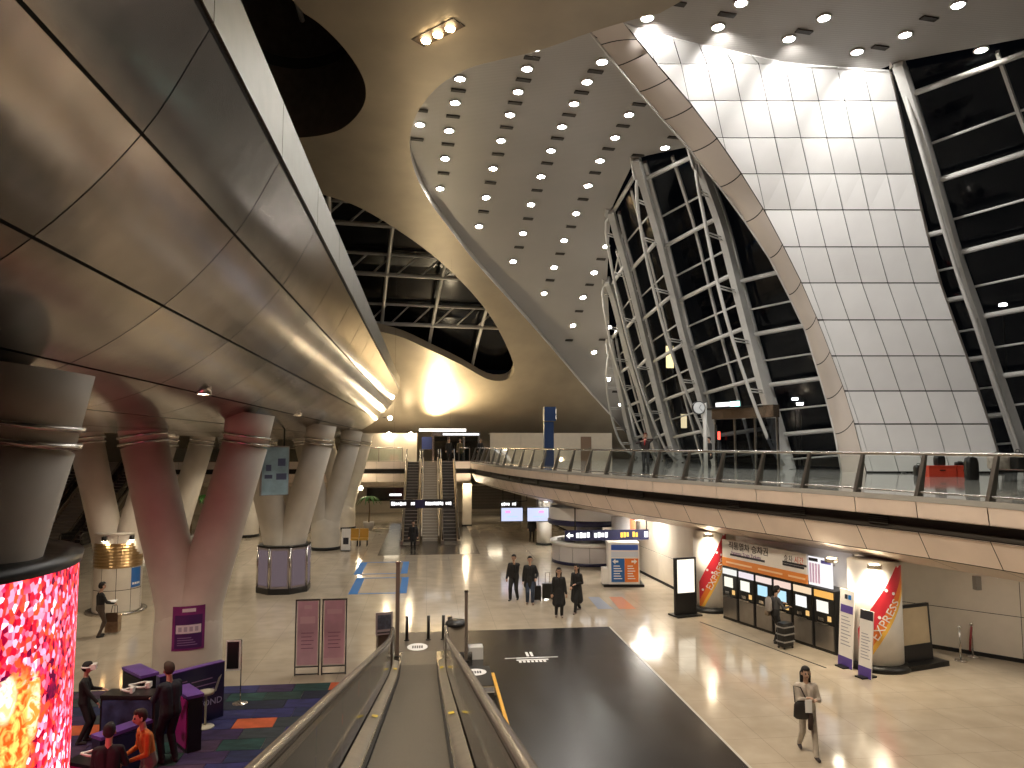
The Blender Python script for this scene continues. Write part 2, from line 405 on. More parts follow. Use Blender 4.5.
# ---- downlights and vents on the vault
ROWS = [[(460, 78), (455, 102), (449, 130), (445, 158), (440, 188)], [(420, 124)],
 [(535, 47), (527, 68), (518, 91), (510, 114), (501, 140), (493, 168), (486, 197), (479, 226)],
 [(602, 61), (587, 81), (574, 103), (562, 126), (551, 150), (541, 176), (531, 204), (523, 233), (513, 261)],
 [(647, 94), (629, 114), (615, 137), (600, 160), (588, 185), (576, 213), (564, 240), (554, 267), (544, 293)],
 [(665, 147)], [(606, 246), (594, 272), (583, 297), (573, 325)], [(609, 327), (594, 352)], [(608, 379), (621, 404)],
 [(638, 12)], [(741, 2)], [(824, 17)], [(905, 34)], [(958, 4)], [(981, 49)]]
ring = MB().lathe([(.195, 0), (.25, 0), (.26, .05), (.25, .07)], seg=20, cap=False).mesh('trim_ring', M_steel_w, True)
lens = MB().lathe([(.0, .02), (.12, .018), (.19, .012), (.195, .05)], seg=20, cap=False).mesh('lens', E('downlight', (1.0, .95, .88), 150.0), True)
ventm = MB().box(-.30, .30, -.11, .11, -.03, .05).mesh('ceiling_vent', M_recess)
def on_vault(px, py, off):
    u, v = UV(px, py); nu_, nz_ = vnorm(u); p = V3(u, v, off); n = Vector((Ud[0] * nu_, Ud[1] * nu_, nz_))
    q = (-n).to_track_quat('Z', 'Y'); return p, q
import mathutils
ORD = ['first', 'second', 'third', 'fourth', 'fifth', 'sixth', 'seventh', 'eighth', 'ninth']
RNAME = ['first row from the bronze edge', None, 'second row from the bronze edge', 'third row from the bronze edge', 'fourth row from the bronze edge', None, 'fifth row from the bronze edge', 'pair', 'pair2', None, None, None, None, None, None]
ONE = {1: 'downlight set alone right against the rounded bronze edge', 5: 'downlight close above the head of the curtain wall, by the leg edge', 9: 'downlight beside the tip of the white leg at the bronze edge', 10: 'downlight near the crown, in line with the second washer of the white leg', 11: 'downlight above the middle washers of the white leg', 12: 'downlight above the outer top corner of the white leg', 13: 'downlight near the crown beyond the white leg', 14: 'downlight right above the curtain wall beyond the white leg'}
def downlight(px, py, lab):
    p, q = on_vault(px, py, .06)
    o = bpy.data.objects.new('downlight', None); link(o); o.location = p; o.rotation_mode = 'QUATERNION'; o.rotation_quaternion = q; o.empty_display_size = .1
    tag(o, lab, 'downlight', 'downlights in the slatted vault')
    for nm, me in (('trim_ring', ring), ('lens', lens)):
        c = bpy.data.objects.new(nm, me); link(c, o)
    return o
def vent(px, py, lab):
    p, q = on_vault(px, py, .02)
    o = bpy.data.objects.new('ceiling_vent', ventm); link(o); o.location = p; o.rotation_mode = 'QUATERNION'
    u, v = UV(px, py); nu_, nz_ = vnorm(u); zx = Vector((Vd[0], Vd[1], 0)); zz = -Vector((Ud[0] * nu_, Ud[1] * nu_, nz_)); zy = zz.cross(zx)
    o.rotation_quaternion = mathutils.Matrix((zx, zy, zz)).transposed().to_quaternion()
    tag(o, lab, 'vent', 'vents in the slatted vault')
for ri, r in enumerate(ROWS):
    for i, p in enumerate(r):
        rn = RNAME[ri]
        if rn == 'pair': lab = 'downlight low on the vault, %s of two above the curtain wall foot' % ('upper', 'lower')[i]
        elif rn == 'pair2': lab = 'downlight at the far foot of the vault by the curtain wall, %s of two' % ('upper', 'lower')[i]
        elif rn: lab = 'downlight %s from the crown in the %s' % (ORD[i], rn)
        else: lab = ONE[ri]
        downlight(*p, lab)
        if i + 1 < len(r):
            vl = 'dark vent just below the ' + (('%s downlight in the %s' % (ORD[i], rn)) if rn and 'pair' not in rn else ('lowest pair of downlights on the vault' if rn == 'pair2' else 'pair of downlights above the curtain wall foot'))
            vent((p[0] + r[i + 1][0]) / 2 + 1, (p[1] + r[i + 1][1]) / 2, vl)
for p, lab in [((421, 110), 'vent beside the lone downlight at the bronze edge, on its crown side'), ((417, 139), 'vent beside the lone downlight at the bronze edge, on its far side'), ((677, 3), 'vent near the crown between the first two washers of the white leg'), ((727, 14), 'vent just above the second washer of the white leg'), ((804, 31), 'vent just above the third washer of the white leg'), ((880, 47), 'vent just above the last washer of the white leg'), ((929, 18), 'vent near the crown above the curtain wall beyond the white leg'), ((661, 105), 'vent close to the leg edge beside the top of the fourth row'), ((674, 137), 'vent above the curtain wall head nearest to the leg edge'), ((611, 234), 'vent at the crown end of the fifth row of downlights'), ((569, 340), 'vent below the far end of the fifth row of downlights'), ((638, 155), 'vent standing apart between the fourth row and the curtain wall head')]: vent(*p, lab)
# three warm lamps in a recessed tray on the bronze shell
def lamp_tray(c3, d3, lab, power=0):
    n3 = np.array([-d3[1], d3[0], 0]); tr = MB()
    lt = thing('recessed_lamp_tray', lab, 'lamp', tuple(c3), group='lamp trays in the bronze shell')
    tr.slab([c3 - d3 * 1.0 - n3 * .3, c3 + d3 * 1.0 - n3 * .3, c3 + d3 * 1.0 + n3 * .3, c3 - d3 * 1.0 + n3 * .3][::-1], .08)
    part(lt, 'tray', tr, mat('dark_tray', (.05, .03, .015), .5))
    for k in (-1, 0, 1):
        p = c3 + d3 * k * .58; mb = MB().lathe([(.0, p[2] - .12), (.15, p[2] - .11), (.17, p[2] - .05)], (p[0], p[1]), 16)
        part(lt, 'lamp', mb, E('warm_tray', (1, .72, .38), 30), True)
    if power:
        sp = spot('tray_beam', (0, 0, 0), (0, 0, -1), power, (1, .84, .64), 150, .5, .4); sp.parent = lt; sp.location = (0, 0, -.2)
q3 = [UV(426, 26), UV(438, 20), UV(451, 13)]
d3 = V3(*q3[2], BO) - V3(*q3[0], BO); d3 /= np.linalg.norm(d3)
lamp_tray(V3(*q3[1], BO + .02), d3, 'dark tray with three warm spot lamps set in the bronze shell beside the round opening')
for u, v in ((15.5, -1.6), (9.5, -1.6), (4.5, -1.6)): lamp_tray(V3(u, v, BO + .02), d3, 'added unseen tray with three warm spot lamps in the shell above the hull', 5000)  # more trays added out of view to brighten the fascia and walkway

# ---- curtain walls
def at(m, t):
    i = t * (len(m) - 1); k = min(int(i), len(m) - 2); return m[k] * (1 - (i - k)) + m[k + 1] * (i - k)
cw = thing('window_1', 'tall leaning curtain wall of dark panes on white steel trusses beside the white clad leg', 'window', tuple(MPTS['B'][0])); cw['kind'] = 'structure'
cw2 = thing('window_2', 'tall leaning curtain wall of dark panes beyond the white clad leg, above red crates', 'window', tuple(MPTS['D'][0])); cw2['kind'] = 'structure'
def outward(p):
    return np.array([.80, .60, 0.0])
def curtain(root, keys, nrow, first=0):
    ms = [MPTS[k] for k in keys]
    for k, m in list(zip(keys, ms))[first:]:
        kb = .35 if k == 'D' else 1.0
        mb = MB(); mb.bar(m, [(-.17, -.3), (.17, -.3), (.17, .3), (-.17, .3)]); part(root, 'main_mullion', mb, M_steel_w)
        off = [p + outward(p) * .75 for p in m]
        mb = MB(); mb.bar(off, [(-.09, -.12), (.09, -.12), (.09, .12), (-.09, .12)]); part(root, 'rear_mullion', mb, M_steel_w)
        bow = []                              # bowstring tube on the room side
        for s_ in np.linspace(.04, .93, 15):
            b = sin(pi * (s_ - .04) / .89) ** .8; bow.append(at(m, s_) - outward(0) * (.25 + 1.35 * b * kb) + np.array([-.3 * b, -.2 * b, 0]) * kb)
        mb = MB(); mb.tube(bow, .09, 8); part(root, 'bow_tube', mb, M_steel_w, True)
        for s_ in np.linspace(.04, .93, 15)[2:-2:2]:
            b = sin(pi * (s_ - .04) / .89) ** .8; e = at(m, s_) - outward(0) * (.25 + 1.35 * b * kb) + np.array([-.3 * b, -.2 * b, 0]) * kb
            mb = MB()
            for dz in (-.07, .07): mb.tube([at(m, s_) + np.array([0, 0, dz]), e + np.array([0, 0, dz])], .035, 6)
            part(root, 'strut', mb, M_steel_w, True)
        if k == 'D': continue
        a, b = at(m, .93), at(m, .99); mb = MB(); q = -outward(0)
        mb.slab([at(m, .86) + q * .35, b + q * .1, b + q * .5, at(m, .90) + q * .75], .10); part(root, 'gusset_plate', mb, M_steel_w)
    def zat(m, z):                            # point of a mullion at height z, held at its head
        zz = [p[2] for p in m]; return at(m, float(np.interp(z, zz, np.linspace(0, 1, len(m)))))
    for ib_, (a, b) in enumerate(zip(ms, ms[1:])):
        mid = [(p + q) / 2 + outward(0) * .75 for p, q in zip([at(a, t) for t in np.linspace(0, 1, 13)], [at(b, t) for t in np.linspace(0, 1, 13)])]
        mb = MB(); mb.bar(mid, [(-.06, -.1), (.06, -.1), (.06, .1), (-.06, .1)]); part(root, 'rear_mullion', mb, M_steel_w)
        ztop = max(a[-1][2], b[-1][2]); lev = [5.0] + [5.0 + 1.32 * (r + .4) for r in range(14) if 5.0 + 1.32 * (r + .4) < ztop - .25] + [ztop + .01]
        SL = .45 if np.linalg.norm(a[0] - b[0]) < 8.5 else .9
        for r, z in enumerate(lev[1:-1]):
            if z > min(a[-1][2], b[-1][2] - SL) - .1 and z > max(a[-1][2], b[-1][2]) - .5: continue
            if keys[ib_] == 'C' and z > 16.0: continue
            p, q = zat(a, z), zat(b, z + SL); mb = MB()
            if r % 2: mb.tube([p + outward(0) * .25, q + outward(0) * .25], .12, 8)
            else: mb.tube([p + outward(0) * .68, q + outward(0) * .68], .055, 6)
            part(root, 'transom_tube', mb, M_steel_w, True)
        for r in range(len(lev) - 1):
            for h in range(2):
                z0, z1 = lev[r], lev[r + 1]; f0, f1 = h / 2, (h + 1) / 2; s0, s1_ = (0 if r == 0 else SL), SL
                A0, B0, A1, B1 = zat(a, z0), zat(b, z0 + s0), zat(a, z1), zat(b, z1 + s1_)
                c = [A0 * (1 - f0) + B0 * f0, A0 * (1 - f1) + B0 * f1, A1 * (1 - f1) + B1 * f1, A1 * (1 - f0) + B1 * f0]
                mb = MB(); mb.add([p + outward(0) * .8 for p in c], [(0, 1, 2, 3)]); part(root, 'pane', mb, M_night)
curtain(cw, ['A3', 'A2', 'A', 'B', 'C', 'D'], 12)
curtain(cw2, ['D', 'E'], 12, 1)
# ---- white clad leg: rows of panels lofted from floor to vault
RY = [64, 101, 138, 174, 210, 247, 283, 320, 356, 391, 424, 472]
def xr(y): return interp(y, [64, 101, 138, 174, 210, 247, 283, 320, 356, 391, 424, 472], [889, 897, 905, 913, 921, 930, 940, 953, 966, 978, 989, 1003])
def xl(y): return interp(y, [20, 66, 101, 139, 174, 211, 247, 283, 320, 356, 391, 424, 472], [622, 659, 689, 718, 742, 765, 784, 802, 818, 832, 845, 855, 867])
def xo(y): return interp(y, [25, 50, 95, 150, 205, 265, 330, 395, 447, 474], [584, 604, 641, 690, 734, 774, 805, 825, 838, 842])
def dpt(x, y):
    dl = interp(y, [20, 30, 70, 130, 200, 300, 400, 475], [23.8, 24.25, 26.0, 28.6, 31.2, 33.3, 34.3, 34.5])
    dr = interp(y, [20, 70, 170, 283, 390, 475], [25.3, 27.55, 30.3, 32.1, 33.2, 33.4])
    t0 = min(max((x - 620) / 290, 0), 1); t1 = min(max((x - xl(y)) / max(40, xr(y) - xl(y)), 0), 1); w = min(max((y - 40) / 180, 0), 1); w = w * w * (3 - 2 * w); t = t0 * (1 - w) + t1 * w; return dl * (1 - t) + dr * t
def S(x, y):
    p = Pd(x, y, dpt(x, y))
    if p[2] > VZ - .02: p[2] = VZ - .02
    return p
leg = thing('wall_leg', 'giant leaning leg clad in a grid of glossy white panels', 'wall', tuple(S(900, 472))); leg['kind'] = 'structure'
def topline(x):                               # where the panel meets the flat vault
    y = 110.0
    while Pd(x, y, dpt(x, y))[2] < VZ - .06 and y > -20: y -= .5
    return y
rows = [None] + RY
def clip_poly(poly, yfun=None):
    return poly
for i in range(len(RY)):
    y1 = RY[i]; y0 = RY[i - 1] if i else None
    ncol = 12
    for k in range(ncol):
        xa1, xb1 = xr(y1) - (k + 1) * 26, xr(y1) - k * 26
        if i: ya, yb = y0, y0
        else:
            ya = topline(xa1 - 8); yb = topline(xb1 - 8)
        if i and y0 is not None: xa0, xb0 = xr(y0) - (k + 1) * 26, xr(y0) - k * 26
        else: xa0, xb0 = xa1 - 8, xb1 - 8
        poly = [(xa1, y1), (xb1, y1), (xb0, yb), (xa0, ya)]
        # clip on the left rail
        out = []
        for q in range(4):
            P0, P1 = poly[q], poly[(q + 1) % 4]; f0, f1 = P0[0] - xl(P0[1]), P1[0] - xl(P1[1])
            if f0 >= 0: out.append(P0)
            if (f0 >= 0) != (f1 >= 0):
                t = f0 / (f0 - f1); out.append((P0[0] + (P1[0] - P0[0]) * t, P0[1] + (P1[1] - P0[1]) * t))
        if len(out) < 3: continue
        pts = [S(x, y) for x, y in out]; c = np.mean(pts, axis=0)
        if max(np.linalg.norm(p - c) for p in pts) < .12: continue
        rr = max(np.linalg.norm(p - c) for p in pts)
        pts = [c + (p - c) * (1 - .042 / rr) for p in pts]
        mb = MB(); mb.slab(pts, .06); part(leg, 'panel', mb, M_white)
Pg = [[S(x, topline(x)) + np.array([.16, .24, 0]) for x in np.linspace(616, 884, 6)]]
for y in RY:
    Pg.append([S(xl(y) + (xr(y) - xl(y)) * t, y) + np.array([.16, .24, 0]) for t in np.linspace(0, 1, 6)])
mb = MB(); mb.grid(Pg); part(leg, 'backing', mb, M_joint, True)
TY = [26, 45, 66, 92, 120, 152, 187, 222, 258, 295, 330, 365, 399, 434, 474]
def trim_pt(y, t):                            # rounded return from the panel edge to the set-back outer edge
    yl = y - 14 * (1 - t) * (y < 440) * (1 if y > 60 else .4); a = S(xl(max(20, yl)), max(yl, 20)); b = Pd(xo(y), y, dpt(xl(y), y) + 1.3 * min(1, max(0, (y - 26) / 120)))
    if b[2] > VZ: b[2] = VZ
    p = a * (1 - t) + b * t; n = np.array([-.55, -.83, 0]); return p + n * .22 * sin(pi * t)
for y0, y1 in zip(TY, TY[1:]):
    yy = np.linspace(y0 + .45, y1 - .45, 4); mb = MB()
    mb.grid([[trim_pt(y, t) for t in np.linspace(0.03, 1, 7)] for y in yy], flip=True); part(leg, 'edge_panel', mb, M_trim, True)
mb = MB(); mb.grid([[trim_pt(y, t) + np.array([.16, .24, 0]) for t in np.linspace(0, 1, 7)] for y in TY], flip=True); part(leg, 'backing', mb, M_joint, True)
mb = MB(); mb.tube([trim_pt(y, 1) for y in TY], .05, 6); part(leg, 'edge_bead', mb, M_steel_w, True)
# right-hand return of the leg
mb = MB(); mb.grid([[S(xr(y), y), S(xr(y), y) + np.array([.35, .3, 0]), S(xr(y), y) + np.array([.45, 1.0, 0])] for y in [50] + RY], flip=True); part(leg, 'edge_panel', mb, M_trim, True)

# ---- floors
HX0, HX1, HY0, HY1 = .98, 1.80, 8.0, 19.7
mb = MB(); FX0, FX1, FY0, FY1 = -46, 46, -16, 80
for r in [(FX0, HX0, FY0, FY1), (HX1, FX1, FY0, FY1), (HX0, HX1, FY0, HY0), (HX0, HX1, HY1, FY1)]: mb.box(r[0], r[1], r[2], r[3], -.25, 0)
floor = solo('floor', mb, M_floor, 'polished cream stone floor of the concourse', 'floor', kind='structure')
mb = MB()
for r in [(-.95, 6.3, HY1, 25.45), (HX1, 6.3, -6, HY1), (-.95, HX0, -6, HY1)]: mb.box(r[0], r[1], r[2], r[3], 0, .006)
solo('dark_floor_field', mb, M_dark, 'large dark stone floor field beside the inclined walkway', 'floor', kind='structure')
mb = MB().box(-2.8, 3.05, 43, 60, 0, .006); solo('dark_floor_field', mb, M_dark, 'dark stone floor field under the far escalators', 'floor', kind='structure')
mb = MB().box(6.3, 6.36, -4, 25.45, 0, .008); solo('floor_strip', mb, mat('pale_strip', (.5, .47, .42), .3), 'thin pale strip along the dark floor field', 'floor', kind='structure')
def fl_strip(a, b, w, m, name, lab, cat='floor marking', kind=None, group=None):
    mb = MB().obox(a, b, w, .002, .008); return solo(name, mb, m, lab, cat, group, kind)
fl_strip(Zp(700, 622)[:2], Zp(826, 668)[:2], .05, M_joint, 'floor_seam', 'thin dark seam in the floor in front of the ticket machines', kind='structure')
# blue rectangles taped on the floor
for (x0, x1, y0, y1, lab) in [(-3.55, -.95, 36.9, 40.6, 'blue outlined floor rectangle farther from the walkway exit'), (-3.3, -.85, 32.1, 35.9, 'blue outlined floor rectangle nearer to the walkway exit')]:
    t = thing('floor_marking', lab, 'floor marking', ((x0 + x1) / 2, (y0 + y1) / 2, 0))
    for r in [(x0, x0 + .38, y0, y1), (x1 - .32, x1, y0, y1), (x0 + .38, x1 - .32, y0, y0 + .13), (x0 + .38, x1 - .32, y1 - .13, y1)]:
        part(t, 'stripe', MB().box(*r, .002, .007), M_bluefl)
st = thing('floor_sticker', 'faded blue and orange floor sticker in front of the information board', 'sticker', tuple(Zp(612, 603)))
for xs, m_ in (((588, 609), mat('faded_blue', (.33, .36, .44), .2)), ((609, 632), mat('faded_orange', (.62, .27, .15), .2))):
    a, b, c, d = Zp(xs[0] + 10, 609), Zp(xs[1] + 4, 609), Zp(xs[1] - 10, 597), Zp(xs[0], 597)
    part(st, 'sticker_half', MB().prism([tuple(p[:2]) for p in (a, b, c, d)], .002, .006), m_)

# ---- mezzanine on the right, curved edge
RAIL = [(3.35, 58), (4.1, 51.6), (5.0, 44.5), (6.25, 38), (7.45, 33), (8.6, 29), (9.7, 25.5), (10.9, 22), (11.9, 19), (12.75, 16), (13.4, 12.5), (13.9, 8), (14.1, 3), (14.1, -6)]
rail = resample(catmull([(x, y, 0) for x, y in RAIL], 10), .95)
def offs(pts, d):
    out = []
    for i, p in enumerate(pts):
        t = pts[min(i + 1, len(pts) - 1)] - pts[max(i - 1, 0)]; t = t / np.linalg.norm(t); out.append(p + np.array([-t[1], t[0], 0]) * d)
    return out                                # +d = to the right of travel toward camera? resolved below
_s = 1 if offs(rail, 1)[20][0] > rail[20][0] else -1
def ro(d, z): return [np.array([p[0], p[1], z]) for p in offs(rail, _s * d)]
mez = thing('mezzanine', 'curved mezzanine deck with pale stone fascia and dark vent band', 'mezzanine', (rail[20][0], rail[20][1], 3.0)); mez['kind'] = 'structure'
def strip(root, A, B, name, m, step=2, gap=.012, th=.04):
    for i in range(0, len(A) - step, step):
        mb = MB(); n = step + 1
        a = [np.array(p) for p in A[i:i + n]]; b = [np.array(p) for p in B[i:i + n]]
        for L in (a, b):
            t0 = (L[1] - L[0]); t1 = (L[-1] - L[-2]); L[0] = L[0] + t0 / np.linalg.norm(t0) * gap; L[-1] = L[-1] - t1 / np.linalg.norm(t1) * gap
        mb.grid([[p, q] for p, q in zip(a, b)]); part(root, name, mb, m, True)
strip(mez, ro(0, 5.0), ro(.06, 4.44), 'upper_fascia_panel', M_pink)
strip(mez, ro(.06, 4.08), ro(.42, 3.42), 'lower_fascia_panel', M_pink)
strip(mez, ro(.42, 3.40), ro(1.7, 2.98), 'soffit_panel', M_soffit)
mb = MB(); mb.grid([[a, b, c, d] for a, b, c, d in zip(ro(.04, 4.46), ro(.35, 4.44), ro(.35, 4.10), ro(.04, 4.06))]); part(mez, 'vent_band', mb, M_recess, True)
mb = MB(); mb.grid([[a, b, c] for a, b, c in zip(ro(.09, 4.10), ro(.46, 3.41), ro(1.75, 3.0))]); part(mez, 'backing', mb, M_joint, True)
vb = ro(.33, 4.27)
for i in range(6, len(vb) - 6, 3):
    if (i // 3) % 4 == 3: continue
    a = vb[i] * .8 + vb[i + 1] * .2; b = vb[i] * .15 + vb[i + 1] * .85
    mb = MB()
    for k in range(4): mb.obox(a, b, .06, 4.17 + k * .055, 4.20 + k * .055)
    mb.obox(a, b, .02, 4.15, 4.40, 1); part(mez, 'vent_grille', mb, [mat('vent_slat', (.05, .045, .04), .5), M_joint])
# deck slab and the ceiling under it
gb = [MPTS[k][0] for k in ('A3', 'A2', 'A', 'B', 'C', 'D', 'E')]
deck_poly = [tuple(p[:2]) for p in ro(0, 0)] + [(44, -6), (44, 20)] + [tuple((p + outward(0) * 6)[:2]) for p in gb[::-1]] + [(12, 70), (3.35, 70)]
mb = MB().prism(deck_poly, 4.86, 5.0); part(mez, 'deck', mb, mat('deck_stone', (.42, .42, .40), .07, noise=.06, nscale=1.5))
und = [tuple(p[:2]) for p in ro(1.68, 0)] + [(44, -6), (44, 66), (4.6, 66)]
mb = MB().prism(und, 2.98, 3.06); part(mez, 'underside', mb, mat('white_soffit', (.72, .70, .66), .4))
# railing: glass panes between leaning posts
rl = thing('glass_railing', 'curved glass railing with slanting metal posts along the mezzanine edge', 'railing', (rail[20][0], rail[20][1], 5.0))
base_, top_ = ro(.07, 5.0), ro(.42, 6.07)
mb = MB(); mb.tube(top_, .045, 8); part(rl, 'handrail', mb, M_chrome, True)
mb = MB(); mb.tube(ro(.11, 5.10), .03, 6); part(rl, 'bottom_rail', mb, M_chrome, True)
M_post = mat('railing_post', (.20, .18, .16), .35, .8)
for i in range(0, len(base_), 2):
    a, b = base_[i], top_[i]; t = base_[min(i + 1, len(base_) - 1)] - base_[max(0, i - 1)]; t /= np.linalg.norm(t); nrm = np.array([-t[1], t[0], 0]) * _s
    mb = MB(); mb.slab([a - nrm * .05 - t * .05, b - nrm * .03 - t * .05, b + nrm * .04 - t * .05, a + nrm * .17 - t * .05], .10); part(rl, 'post', mb, M_post)
for i in range(0, len(base_) - 2, 2):
    A = [ro(.10, 5.12)[j] for j in (i, i + 1, i + 2)]; B = [ro(.40, 6.0)[j] for j in (i, i + 1, i + 2)]
    mb = MB(); mb.grid([[p * .98 + q * .02, q] for p, q in zip(A, B)]); part(rl, 'pane', mb, M_glass, True)

# ---- bridge at the far end
BY = 58.2
br = thing('bridge', 'straight far bridge with pale fascia and dark band between hall sides', 'bridge', (-10, BY, 3)); br['kind'] = 'structure'
bx = [np.array([x, 0, 0]) for x in np.linspace(-33.6, 3.4, 21)]
def bo(d, z): return [np.array([p[0], BY + d, z]) for p in bx]
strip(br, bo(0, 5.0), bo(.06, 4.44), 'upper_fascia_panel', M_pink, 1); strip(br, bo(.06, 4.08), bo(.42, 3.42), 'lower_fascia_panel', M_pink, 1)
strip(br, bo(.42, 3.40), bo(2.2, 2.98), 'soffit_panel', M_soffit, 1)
mb = MB(); mb.grid([[a, b, c, d] for a, b, c, d in zip(bo(.04, 4.46), bo(.35, 4.44), bo(.35, 4.10), bo(.04, 4.06))]); part(br, 'vent_band', mb, M_recess, True)
part(br, 'deck', MB().box(-34, 3.36, BY + .02, 70, 4.86, 5.0), MATS['deck_stone']); part(br, 'underside', MB().box(-34, 4.7, BY + 2.1, 70, 2.98, 3.06), M_cream)
def straight_rail(x0, x1, y, lab):
    t = thing('glass_railing', lab, 'railing', ((x0 + x1) / 2, y, 5.0)); n = max(1, round((x1 - x0) / 1.8))
    part(t, 'handrail', MB().tube([(x0, y, 6.07), (x1, y, 6.07)], .045), M_chrome, True)
    for i in range(n + 1):
        x = x0 + (x1 - x0) * i / n; part(t, 'post', MB().box(x - .03, x + .03, y - .04, y + .04, 5, 6.05), M_post)
        if i < n: part(t, 'pane', MB().box(x + .05, x + (x1 - x0) / n - .05, y - .008, y + .008, 5.08, 5.98), M_glass)
straight_rail(-20.2, -2.0, BY + .15, 'straight glass railing on the far bridge beside lit cream wall')
straight_rail(2.45, 3.3, BY + .15, 'short glass railing piece on the far bridge between escalator and curved mezzanine')
# ---- back walls
wb = MB().box(-46, 46, 70, 70.3, 0, 5); solo('wall_back', wb, M_cream, 'cream back wall under the far bridge', 'wall', kind='structure')
wl = MB().box(-34.4, -34, -16, 80, 0, 24); solo('wall_left', wl, M_cream, 'side wall of the hall beyond the steel hull', 'wall', kind='structure')
# wall under the mezzanine
WL = [Zp(545, 520)[:2], Zp(600, 548)[:2], Zp(642, 573)[:2], Zp(702, 603)[:2], Zp(716, 612)[:2] + np.array([.9, .9]), Zp(846, 650)[:2] + np.array([1.3, .6]), np.array([15.2, 22.3]), Zp(1024, 663)[:2], Zp(1100, 677)[:2], np.array([22, 14]), np.array([24, 0])]
wr = thing('wall_right', 'pale panelled wall under the mezzanine behind the ticket machines', 'wall', (WL[3][0], WL[3][1], 0)); wr['kind'] = 'structure'
for a, b in zip(WL, WL[1:]):
    L = np.linalg.norm(b - a); n = max(1, round(L / 2.6)); t = (b - a) / L
    for i in range(n):
        p, q = a + (b - a) * i / n + t * .01, a + (b - a) * (i + 1) / n - t * .01
        for z0, z1 in ((.12, 1.29), (1.31, 2.97)):
            part(wr, 'panel', MB().obox(p, q, .08, z0, z1), mat('warm_white_wall', (.70, .63, .53), .5, noise=.03))
    part(wr, 'skirting', MB().obox(a, b, .12, 0, .11), M_joint); part(wr, 'backing', MB().obox(a, b, .05, .1, 2.98), M_joint)

# ---- polished hull over the left of the hall
CS = [(-2.07, 3.9), (-2.64, 2.85), (-3.53, 1.85), (-4.67, 1.06), (-5.95, .62), (-7.3, .42), (-9.0, .36)]
CS = [(x, EYE + h) for x, h in CS]; CSf = CS + [(-18 - x, z) for x, z in CS[-2::-1]]
prof = catmull([np.array([x, z]) for x, z in CSf], 6)          # 6 sub-steps a strip
YJ = [6.84 + 3.25 * k for k in range(-4, 15)]
hull = thing('steel_hull', 'long boat shaped canopy of polished bronze steel panels carried on branching columns', 'canopy', (-9, 20, 6.7)); hull['kind'] = 'structure'
def pn(i):
    t = prof[min(i + 1, len(prof) - 1)] - prof[max(i - 1, 0)]; t = t / np.linalg.norm(t); return np.array([-t[1], t[0]])
for s_ in range(len(CSf) - 1):
    idx = list(range(s_ * 6, s_ * 6 + 7)); P2 = [prof[i].copy() for i in idx]
    d0 = (P2[1] - P2[0]) / np.linalg.norm(P2[1] - P2[0]); d1 = (P2[-1] - P2[-2]) / np.linalg.norm(P2[-1] - P2[-2]); P2[0] += d0 * .018; P2[-1] -= d1 * .018
    mb = MB(); mb.grid([[(p[0], y, p[1]) for p in P2] for y in np.linspace(.012, 3.238, 5)])
    me = mb.mesh('panel', M_hull, True, (-9, 0, 6.7))
    for y in YJ[:-1]:
        o = bpy.data.objects.new('panel', me); link(o, hull); o.location = (0, y - 20, 0)
mb = MB(); mb.grid([[(p[0] + pn(i)[0] * -.0, y, p[1] + .05) for i, p in enumerate(prof)] for y in (YJ[0], YJ[-1])]); part(hull, 'backing', mb, M_joint, True)
part(hull, 'deck', MB().box(-15.9, -2.1, YJ[0], YJ[-1], 10.6, 10.7), M_joint)
for y in YJ[:-1]:
    mb = MB(); mb.box(-2.1, -2.04, y + .012, y + 3.238, 10.26, 11.05); part(hull, 'rim_panel', mb, M_hullband)
# rounded nose at the far end
yE = YJ[-1]; mb = MB(); cz = 9.6; rings = []
for k in range(7):
    a = pi / 2 * k / 6; rings.append([(-9 + (p[0] + 9) * max(.02, cos(a)) ** .5, yE + 2.6 * sin(a), 10.2 + (p[1] - 10.2) * max(.02, cos(a)) ** .5) for p in prof])
mb.grid(rings); part(hull, 'nose', mb, M_hull, True)

# ---- branching columns
def column(X, Y, label, spread=1.35, R=.88, rot=0.0, zt=7.2, extra=None):
    c = thing('branching_column', label, 'column', (X, Y, 0), group='branching columns under the steel hull')
    rings = []                                  # round foot that widens into a stadium where the arms part
    for z, of, r in ((0, 0, R), (.8, 0, R), (1.5, 0, R - .015), (1.75, 0, R - .08), (2.05, 0, R - .25), (2.3, 0, R - .5)):
        rg = []
        for k in range(33):
            th = 2 * pi * k / 32; x = r * cos(th) + of * max(-1, min(1, 2.2 * cos(th))); y = r * sin(th); rg.append((X + x * cos(rot) - y * sin(rot), Y + x * sin(rot) + y * cos(rot), z))
        rings.append(rg)
    part(c, 'trunk', MB().grid(rings), M_conc, True)
    for s_ in (-1, 1):
        d = np.array([cos(rot), sin(rot), 0]) * s_
        t = np.array([X, Y, 6.32]) + d * spread; u = np.array([X, Y, zt]) + d * (spread + .12)
        b = lambda o_, z_: np.array([X, Y, z_]) + d * o_; mb = MB().tube([b(.03, 1.25), b(.07, 1.6), b(.21, 2.05), b(.37, 2.5), (b(.37, 2.5) + t) / 2, t], [.845 * R / .88, .80 * R / .88, .69 * R / .88, .625 * min(1, R / .85), .615 * min(1, R / .82), .61], 24); part(c, 'arm', mb, M_conc, True)
        mb = MB().tube([t, u], [.60, .66], 24); part(c, 'capital', mb, M_conc, True)
        for k in (0, 1):
            p = t + (u - t) * (.02 + .22 * k); mb = MB().tube([p, p + (u - t) * .06], .67, 24); part(c, 'collar', mb, M_chrome, True)
    part(c, 'base_ring', MB().lathe([(R + .05, 0), (R + .05, .16), (R, .18)], (X, Y), 28), M_blackm, True)
    return c
cn = column(-6.05, 9.0, 'branching stone column rising out of the red video drum')
